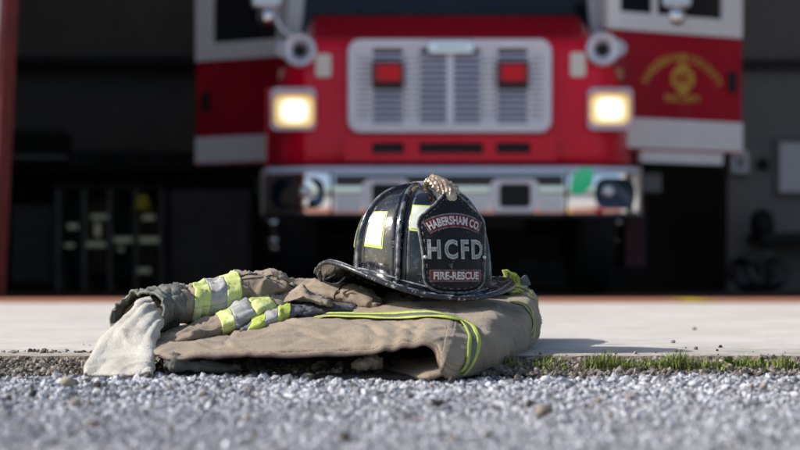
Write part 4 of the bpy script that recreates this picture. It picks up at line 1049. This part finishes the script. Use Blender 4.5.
# cuff
cu = [((137,315,2.385),(26,-5,-.05),(0,-22,.01)), ((143,314,2.395),(23,-5,-.052),(0,-22,.012)), ((153,311,2.415),(17,-4,-.055),(3,-21,.012)), ((165,309,2.43),(10,-2,-.060),(5,-22,0)), ((174,307.5,2.44),(7,1,-.063),(5,-21,0)), ((178,306.5,2.44),(6,2,-.058),(5,-19,0))]
W, Nr, cp = rings(cu, 50, 64, 0.0035, 34, 7.0)
cf = link('cuff', grid_mesh('cuff', W, True), M['cuff'], coat); solid(cf, 0.004, -1)
# inner sleeve lining seen in the mouth
ci = [((143,315,2.40),(20,-4,-.04),(1,-17,.01)), ((155,312,2.43),(14,-3,-.04),(2,-14,.01)), ((168,310,2.44),(8,0,-.03),(3,-9,0)), ((176,309,2.45),(3,0,-.015),(2,-3,0))]
W, Nr, cp = rings(ci, 30, 48, 0.003, 30, 2.0)
li = link('sleeve_lining', grid_mesh('sleeve_lining', W, True), M['canvas'], coat); solid(li, 0.002, 1)
# knit wristlet
wr = [((158,306,2.375),(7,7,0),(0,-1,.022)), ((152,311,2.36),(12,8,0),(0,-1,.024)), ((145,320,2.33),(14,7,-.01),(1,-2,.026)), ((135,333,2.29),(19,4,-.012),(1,-1,.026)), ((127,347,2.25),(24,3,-.01),(0,-1,.024)),
      ((121.5,360,2.205),(28.5,2,-.006),(0,-1,.020)), ((119,369,2.18),(31,1,-.004),(0,-1,.015)), ((118.5,374.5,2.165),(31.5,.5,-.003),(0,-1,.010))]
W, Nr, cp = rings(wr, 110, 96, 0.0020, 12, 4.0, 0.85, fold=lambda u, v: 0.0046*math.sin(v*6.28*2+1+u*1.5)*smooth01(0.25, 0.7, u)+0.0012*math.sin(v*6.28*9+3*u)*smooth01(0.75, 0.15, u)+0.0010*math.sin(u*14+2*math.sin(v*6.28))*smooth01(0.5, 0.1, u))
W[..., 2] = np.maximum(W[..., 2], 0.001)
wl_ = link('knit_wristlet', grid_mesh('knit_wristlet', W, True), M['knit'], coat); solid(wl_, 0.003, -1)
# second sleeve fold
s2 = [((156,342,2.32),(1,2,-.02),(1,-3,0)), ((180,336,2.34),(4,4,-.05),(3,-7,0)), ((212,325,2.385),(5,5,-.06),(4,-11,0)), ((243,314,2.42),(5,5,-.07),(4,-13,0)),
      ((272,305,2.48),(5,4,-.07),(3,-9,0)), ((300,300,2.56),(3,3,-.06),(1,-5,0)), ((332,300,2.60),(0,2,-.05),(0,-3,0))]
W, Nr, cp = rings(s2, 100, 64, 0.0035, 20, 11.0, 0.9)
s2o = link('sleeve', grid_mesh('sleeve', W, True, caps=True), M['canvas'], coat)
for (a, b_, m_) in ((217, 230, 'lime_sunlit'), (230, 250, 'silver'), (250, 270, 'lime_sunlit')):
    band('reflective_stripe', W, Nr, cp, a, b_, M[m_], s2o, 0.0018, skew=-5)
# shaded fold with trim
s3 = [((240,330,2.34),(0,1,-.02),(0,-2,0)), ((253,325,2.355),(4,3,-.035),(2,-6,0)), ((268,319,2.39),(4,3,-.045),(3,-8,0)), ((286,313,2.42),(4,3,-.05),(2,-7,0)),
      ((315,310,2.46),(3,3,-.05),(0,-7,0)), ((345,311,2.48),(0,3,-.05),(0,-7,0)), ((362,313,2.50),(0,2,-.03),(0,-3,0))]
W, Nr, cp = rings(s3, 80, 56, 0.003, 26, 21.0)
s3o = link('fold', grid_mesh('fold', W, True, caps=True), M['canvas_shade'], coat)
for (a, b_, m_) in ((246, 258, 'lime'), (258, 271, 'silver'), (271, 284, 'lime')):
    band('reflective_stripe', W, Nr, cp, a, b_, M[m_], s3o, 0.0018, skew=4)
# pointed flap
s4 = [((262,305,2.49),(0,2,-.02),(0,-1,0)), ((282,299,2.48),(2,3,-.03),(0,-3,0)), ((296,294.5,2.46),(2,3,-.04),(0,-5,0)), ((303,292.5,2.455),(2,4,-.04),(0,-6.5,0)), ((312,297,2.45),(2,3,-.045),(0,-4.5,0)), ((326,302,2.44),(2,3,-.045),(0,-4,0)), ((333,304,2.45),(0,2,-.02),(0,-1.5,0))]
W, Nr, cp = rings(s4, 70, 40, 0.002, 26, 31.0)
link('fold', grid_mesh('fold', W, True, caps=True), M['canvas'], coat)
s5 = [((282,292,2.70),(0,1,-.05),(0,-8,0)), ((300,291,2.68),(0,2,-.08),(0,-10.5,0)), ((322,292,2.64),(1,3,-.09),(0,-11.5,0)), ((345,294,2.60),(2,4,-.09),(0,-10.5,0)), ((364,299,2.56),(3,4,-.08),(0,-10,0)),
      ((376,303,2.54),(4,4,-.06),(0,-8,0)), ((382,306,2.53),(2,2,-.03),(0,-3,0))]
W, Nr, cp = rings(s5, 80, 56, 0.0035, 18, 41.0, 0.9)
s5o = link('fold', grid_mesh('fold', W, True, caps=True), M['canvas'], coat); B5 = bvh_of(W, True)
ribbon('seam', [(346, 284.5), (340, 288), (336, 293), (335, 299)], -.0009, .0009, M['seam'], s5o, B5, .0012, 40)
# dark hollow between folds right of the shoulder, under the brim
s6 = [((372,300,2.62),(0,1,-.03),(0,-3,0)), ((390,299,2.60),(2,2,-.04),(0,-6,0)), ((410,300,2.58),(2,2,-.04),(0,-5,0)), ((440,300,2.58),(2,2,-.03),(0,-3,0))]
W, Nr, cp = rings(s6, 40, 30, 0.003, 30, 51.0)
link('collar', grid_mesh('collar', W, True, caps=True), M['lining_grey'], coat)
# collar mass behind the helmet at right
s7 = [((470,290,2.72),(0,2,-.05),(0,-8,0)), ((490,287,2.74),(2,4,-.07),(1,-9,0)), ((508,287,2.78),(3,4,-.08),(1,-7.5,0)), ((524,291,2.82),(3,3,-.07),(0,-6,0)), ((532,296,2.84),(0,2,-.03),(0,-3,0))]
W, Nr, cp = rings(s7, 60, 48, 0.003, 24, 61.0)
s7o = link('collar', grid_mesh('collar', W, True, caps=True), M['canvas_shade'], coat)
B7 = bvh_of(W, True)
for q in ([(504, 288), (512, 286.5), (522, 288), (527, 291)], [(506, 292.5), (514, 291), (521, 293), (529, 296)], [(504, 288), (505, 290), (506, 292.5)], [(513, 289), (518, 290), (523, 292)]):
    try: ribbon('trim_piping', q, -0.0012, 0.0012, M['lime'], s7o, B7, 0.002, 24)
    except Exception as e: print('piping', e)
# rolled grey lining under the hem at left, tan lump inside the hollow
r1 = [((164,361,2.20),(1,0,-.012),(0,-8.5,0)), ((175,362,2.19),(1,0,-.016),(0,-9,0)), ((190,364,2.20),(0,0,-.018),(0,-8,0)), ((210,367,2.20),(0,0,-.016),(0,-6,0)), ((240,369,2.22),(0,0,-.012),(0,-4,0))]
W, Nr, cp = rings(r1, 40, 30, 0.003, 40, 71.0)
o = link('rolled_lining', grid_mesh('rolled_lining', W, True, caps=True), M['lining_grey'], coat)
r2 = [((352,366,2.20),(0,0,-.01),(0,-3,0)), ((362,364,2.18),(0,0,-.016),(0,-6,0)), ((374,362,2.19),(0,0,-.018),(0,-7,0)), ((383,362,2.20),(0,0,-.012),(0,-5,0))]
W, Nr, cp = rings(r2, 30, 26, 0.002, 40, 81.0)
link('inner_fold', grid_mesh('inner_fold', W, True, caps=True), M['canvas'], coat)
b = MB(); b.lathe([(0.0, -.002), (.0025, -.0014), (.003, 0), (.002, .002)], P(341, 368, 2.17), 'y', 16); b.build('snap', M['darkblue'], coat, smooth=True)
# lime buckle with dark end on the collar
bk = MB(); dK = 2.70
K = lambda px, py, o_=0: tuple(P(px, py, dK)+Vector((0, o_, 0)))
bk.prism([(502, 270), (508, 269.5), (511, 272), (516, 273), (521, 279), (521, 285), (510, 285.5), (507, 281)], lambda x, y: K(x, y), lambda x, y: K(x, y, .012))
bko = bk.build('buckle', M['lime'], coat, bevel=.0015)
b = MB()
for k in range(3): b.prism([(509+k*3.4, 274+k*.6), (511+k*3.4, 274.3+k*.6), (512.5+k*3, 283), (510.5+k*3, 283)], lambda x, y: K(x, y, -.004), lambda x, y: K(x, y, -.0005))
b.build('buckle_ribs', mat('lime_dark', (.22, .30, .02), rough=.5), bko)
b = MB(); b.prism([(507.5, 271.5), (511, 274), (511, 282), (507.5, 279)], lambda x, y: K(x, y, -.003), lambda x, y: K(x, y, -.0005)); b.build('buckle_slot', M['darkblue'], bko)
b = MB(); b.prism([(520, 279), (525, 275), (527, 275.5), (531, 284), (529, 286), (521, 284.5)], lambda x, y: K(x, y, -.002), lambda x, y: K(x, y, .01)); b.build('buckle_end', mat('grey_blue', (.09, .11, .14), rough=.4), bko, bevel=.001)

# ==================================================================  HELMET
HC = P(421, HY, 2.52); HC.z = 0
YAW = R(-90+22)
hel = thing('fire_helmet', 'black scuffed firefighter helmet with leather front shield resting on the folded coat', 'helmet', HC, 0)
ca, sa = math.cos(YAW), math.sin(YAW)
def HL(x, y, z):       # helmet local (x forward, y to wearer's left) -> world
    return Vector((HC.x+x*ca-y*sa, HC.y+x*sa+y*ca, z))
A_, B_ = 0.122, 0.100; ZB, ZTOP = 0.112, 0.266
side_y = lambda th: math.sin(th)     # th measured from forward; +90 deg = +y local
def base_z(th):
    # local +y lies to the right seen from the camera
    return ZB+0.020*math.sin(th)**2-0.009*math.sin(th)-0.004*math.cos(th)
NEXP = 2.55
def dome(th, ph, off=0.0, ribs=True):
    """ph 0 base .. pi/2 top"""
    c = math.cos(ph); s = math.sin(ph)
    rr = c**(2/NEXP) if c > 0 else 0; hh = s**(2/NEXP) if s > 0 else 0
    zb = base_z(th); zt = ZTOP+0.004*math.cos(th)*rr
    x = A_*rr*math.cos(th); y = B_*rr*math.sin(th); z = zb+(zt-zb)*hh
    if ribs:
        k = (th/(math.pi/4)); dk = k-round(k); arc = abs(dk)*(math.pi/4)*max(rr, 0.02)*0.11
        r = 0.0062*math.exp(-(arc/0.0042)**4)
        groove_or_band = -0.0022*math.exp(-((arc-0.0085)/0.0028)**2)
        bulge = 0.0026*math.cos(dk*math.pi)**1-0.0030*(1-abs(dk)*2)
        h = r+groove_or_band*min(1, rr*2)+0.0
    else: h = 0
    h += off
    nx, ny, nz = math.cos(th)*c/A_, math.sin(th)*c/B_, s/(ZTOP-ZB)*1.0
    l = math.sqrt(nx*nx+ny*ny+nz*nz); 
    return HL(x+nx/l*h, y+ny/l*h, z+nz/l*h)
nu, nv = 400, 70
G = np.array([[dome(2*math.pi*i/nu, (math.pi/2)*(j/(nv-1))**0.85) for i in range(nu)] for j in range(nv)])
link('shell', grid_mesh('shell', G, True), M['helmet'], hel)
# top comb knob
b = MB(); c = HL(0, 0, 0); b.lathe([(0.019, ZTOP-.002), (.018, ZTOP+.006), (.012, ZTOP+.0085), (0, ZTOP+.009)], (c.x, c.y, 0), 'z', 24); b.build('crown_cap', M['helmet'], hel, smooth=True)
# brim
def brim(th, t, dz=0.0):
    ct, st = math.cos(th), math.sin(th)
    back = max(0, -ct); front = max(0, ct)
    xi, yi = A_*0.99*ct, B_*0.99*st
    xo = (0.150*ct if ct > 0 else 0.205*ct); yo = (0.148 if st < 0 else 0.136)*st
    zi = base_z(th)-0.001
    zo = 0.104+0.036*st*st-0.010*st-0.004*front-0.012*back**2+0.003*math.sin(3*th)
    zmid = -0.005*math.sin(math.pi*t)
    return HL(xi+(xo-xi)*t, yi+(yo-yi)*t, zi+(zo-zi)*(t**1.2)+zmid+dz)
nu, nv = 180, 20
G = np.array([[brim(2*math.pi*i/nu, j/(nv-1)) for i in range(nu)] for j in range(nv)])
br = link('brim', grid_mesh('brim', G, True), M['helmet'], hel); solid(br, 0.004, -1)
b = MB(); b.tube([brim(2*math.pi*i/160, 1.0, -0.001) for i in range(161)], 0.0036, 10, False); b.build('brim_edge', M['rim'], hel, smooth=True)
b = MB(); b.tube([brim(2*math.pi*i/160, 0.06, 0.002) for i in range(161)], 0.0032, 8, False); b.build('brim_welt', M['helmet'], hel, smooth=True)
# reflective patches
for k in range(8):
    th0 = math.pi/4*k+math.pi/8-R(4); PL, PH = (27, 18) if k in (0, 7) else (13, 24)
    n = 12; G = np.zeros((n, n, 3)); G2 = np.zeros((n+2, n+2, 3))
    for i in range(n):
        for j in range(n):
            u = i/(n-1); v_ = j/(n-1)
            G[i, j] = dome(th0+R(-9.8+19.6*u)*(1-0.1*v_), R(PL)+R(PH)*v_**1.0, 0.0012, True)
    p = link('reflective_patch', grid_mesh('reflective_patch', G), M['reflect'], hel)
    for i in range(n):
        for j in range(n):
            u = i/(n-1); v_ = j/(n-1)
            G[i, j] = dome(th0+R(-11+22*u)*(1-0.1*v_), R(PL-1.6)+R(PH+3.2)*v_**1.0, 0.0004, True)
    link('patch_border', grid_mesh('patch_border', G), M['reflect_edge'], p)
# front shield
SH = 0.146
def shp(s, t, off=0.0):
    """s across (-right..+left of wearer => sign so that +s is to the right in the picture), t 0..SH up"""
    rc = 0.115; a = s/rc
    q = t/SH
    xc = 0.131-0.020*q**2.0+0.004*math.sin(q*math.pi)
    x = xc-rc*(1-math.cos(a))+off*math.cos(a); y = rc*math.sin(a)+off*math.sin(a)
    return HL(x, y, 0.107+t*0.99)
half = [(0, 0), (.018, .0008), (.032, .004), (.042, .010), (.0475, .020), (.049, .035), (.0495, .055), (.0515, .075), (.0535, .092), (.0530, .104), (.047, .113), (.037, .121), (.027, .129), (.019, .137), (.012, .1435), (.006, .146), (0, .1465)]
hp = np.array(half); hs = np.array([sample(hp, u) for u in np.linspace(0, len(hp)-1, 50)])
outline = [tuple(p) for p in hs]+[(-p[0], p[1]) for p in hs[::-1][1:-1]]
def plate(name, poly, cen, off, m, parent, rings_=9, thick=0.0):
    n = len(poly); vs = [shp(cen[0], cen[1], off)]; fs = []
    for r in range(1, rings_+1):
        k = r/rings_
        for (s_, t_) in poly: vs.append(shp(cen[0]+(s_-cen[0])*k, cen[1]+(t_-cen[1])*k, off))
    for i in range(n): fs.append((0, 1+i, 1+(i+1) % n))
    for r in range(rings_-1):
        for i in range(n):
            j = (i+1) % n; fs.append((1+r*n+i, 1+(r+1)*n+i, 1+(r+1)*n+j, 1+r*n+j))
    b = MB(); b.add(vs, fs); o = b.build(name, m, parent, smooth=True)
    if thick: solid(o, thick, 0)
    return o
shd = plate('front_shield', outline, (0, .075), 0, M['leather'], hel, 12, 0.004)
b = MB(); b.tube([shp(s_, t_, 0.0015) for s_, t_ in outline+outline[:1]], 0.0020, 8, False); b.build('shield_edge', M['shieldrim'], shd, smooth=True)
inn = [(s_*0.90, .075+(t_-.075)*0.92) for s_, t_ in outline]
b = MB()
for k in range(0, len(inn)):
    if k % 2 == 0: b.tube([shp(*inn[k], .0026), shp(*inn[(k+1) % len(inn)], .0026)], 0.0005, 5)
b.build('stitching', M['shieldrim'], shd, smooth=True)
# top banner (arched)
RA = 0.085
def arcband(r0, r1, a0, a1, t0, n=24):
    pts = [((r1)*math.sin(a), t0+r1*math.cos(a)-RA) for a in np.linspace(a0, a1, n)]
    return pts+[((r0)*math.sin(a), t0+r0*math.cos(a)-RA) for a in np.linspace(a1, a0, n)]
TT = 0.106
def strip(name, poly_fn, m, off, parent, nn=24):
    b = MB(); top, bot = poly_fn
    vs = [shp(*p, off) for p in top]+[shp(*p, off) for p in bot]; n = len(top)
    b.add(vs, [(i, i+1, n+i+1, n+i) for i in range(n-1)]); return b.build(name, m, parent, smooth=True)
def arcs(r0, r1, aa, n=30): return ([(r1*math.sin(a), TT+r1*math.cos(a)-RA) for a in np.linspace(-aa, aa, n)], [(r0*math.sin(a), TT+r0*math.cos(a)-RA) for a in np.linspace(-aa, aa, n)])
strip('banner_border', arcs(RA-.0105, RA+.0105, .525), M['shieldrim'], .0030, shd)
bn = strip('banner', arcs(RA-.0088, RA+.0088, .505), M['red_panel'], .0036, shd)
put_text('lettering', 'HABERSHAM CO.', 0.0165, lambda x, y: shp(x, TT+y, .0045), M['white_letter'], bn, off=.0006, arc=RA, xs=0.80*0.0820/0.1, spacing=1.0)
def rectf(x0, x1, t0, t1, n=20): return ([(x, t1) for x in np.linspace(x0, x1, n)], [(x, t0) for x in np.linspace(x0, x1, n)])
strip('banner_border', rectf(-.0405, .0405, .0165, .0340), M['shieldrim'], .0030, shd)
bn2 = strip('banner', rectf(-.039, .039, .018, .0325), M['red_panel'], .0036, shd)
tx = put_text('lettering', 'FIRE-RESCUE', 0.0150, lambda x, y: shp(x, .0252+y, .0045), M['white_letter'], bn2, off=.0006, xs=0.83)
put_text('initials', 'HCFD', 0.037, lambda x, y: shp(x, .0635+y, .0045), M['silver_letter'], shd, off=.0016, xs=0.76, spacing=1.28)
put_text('initials_inlay', 'HCFD', 0.037, lambda x, y: shp(x, .0635+y, .0056), M['grey_letter'], shd, off=-.0010, xs=0.76, spacing=1.28)
for (s_, t_) in ((-.046, .052), (.046, .052)):
    c = shp(s_, t_, .004); b = MB(); b.lathe([(0, -.003), (.0018, -.0026), (.003, -.001), (.003, .001)], c, 'y', 14); b.build('rivet', M['chrome_d'], shd, smooth=True)
# brass shield holder: an eagle-like finial arching from the crown to the shield top
nu, nv = 130, 56; G = np.zeros((nu, nv, 3))
pth = np.array([(0.018, 0.267, .004), (0.032, 0.2715, .009), (0.050, 0.2730, .014), (0.070, 0.2695, .0185), (0.088, 0.2635, .0215), (0.103, 0.2555, .019), (0.113, 0.249, .012), (0.117, 0.243, .006)])
for i in range(nu):
    q = sample(pth, i/(nu-1)*(len(pth)-1))
    for j in range(nv):
        a = 2*math.pi*j/nv
        y = 0.85*q[2]*math.cos(a)*(1+0.20*math.sin(i*0.42)*abs(math.cos(a)))
        h = 0.0062*math.sin(a)
        bmp = 0.0014*noise.noise(Vector((i*0.05, j*0.2, 3)))+0.0011*math.sin(abs(y)*1100-i*0.16)+0.0028*math.exp(-(y/0.003)**2)-0.0016*math.exp(-((i%26-13)/2.2)**2)
        G[i, j] = HL(q[0], y, q[1]+h+(bmp if math.sin(a) > 0 else 0))
link('shield_holder', grid_mesh('shield_holder', G, True, caps=True), M['gold'], hel)
# loose straps below the brim on the left
b = MB()
for pts in ([(320, 270), (318, 276), (326, 279), (335, 274)], [(326, 272), (324, 281), (336, 284), (345, 277)], [(316, 268), (315, 273), (322, 276)]):
    pp = np.array([P(a, c_, 2.50+0.01*k) for k, (a, c_) in enumerate(pts)])
    b.tube([Vector(sample(pp, u)) for u in np.linspace(0, len(pp)-1, 24)], 0.0014, 8)
b.build('strap', M['strap'], hel, smooth=True)
# inner shell closing the helmet below
b = MB(); G = np.array([[HL(A_*.97*r*math.cos(2*math.pi*i/60), B_*.97*r*math.sin(2*math.pi*i/60), base_z(2*math.pi*i/60)-.002+.02*(1-r)) for i in range(60)] for r in (1, .6, .1)])
link('liner', grid_mesh('liner', G, True), M['lining'], hel)
print('objects', len(bpy.data.objects))
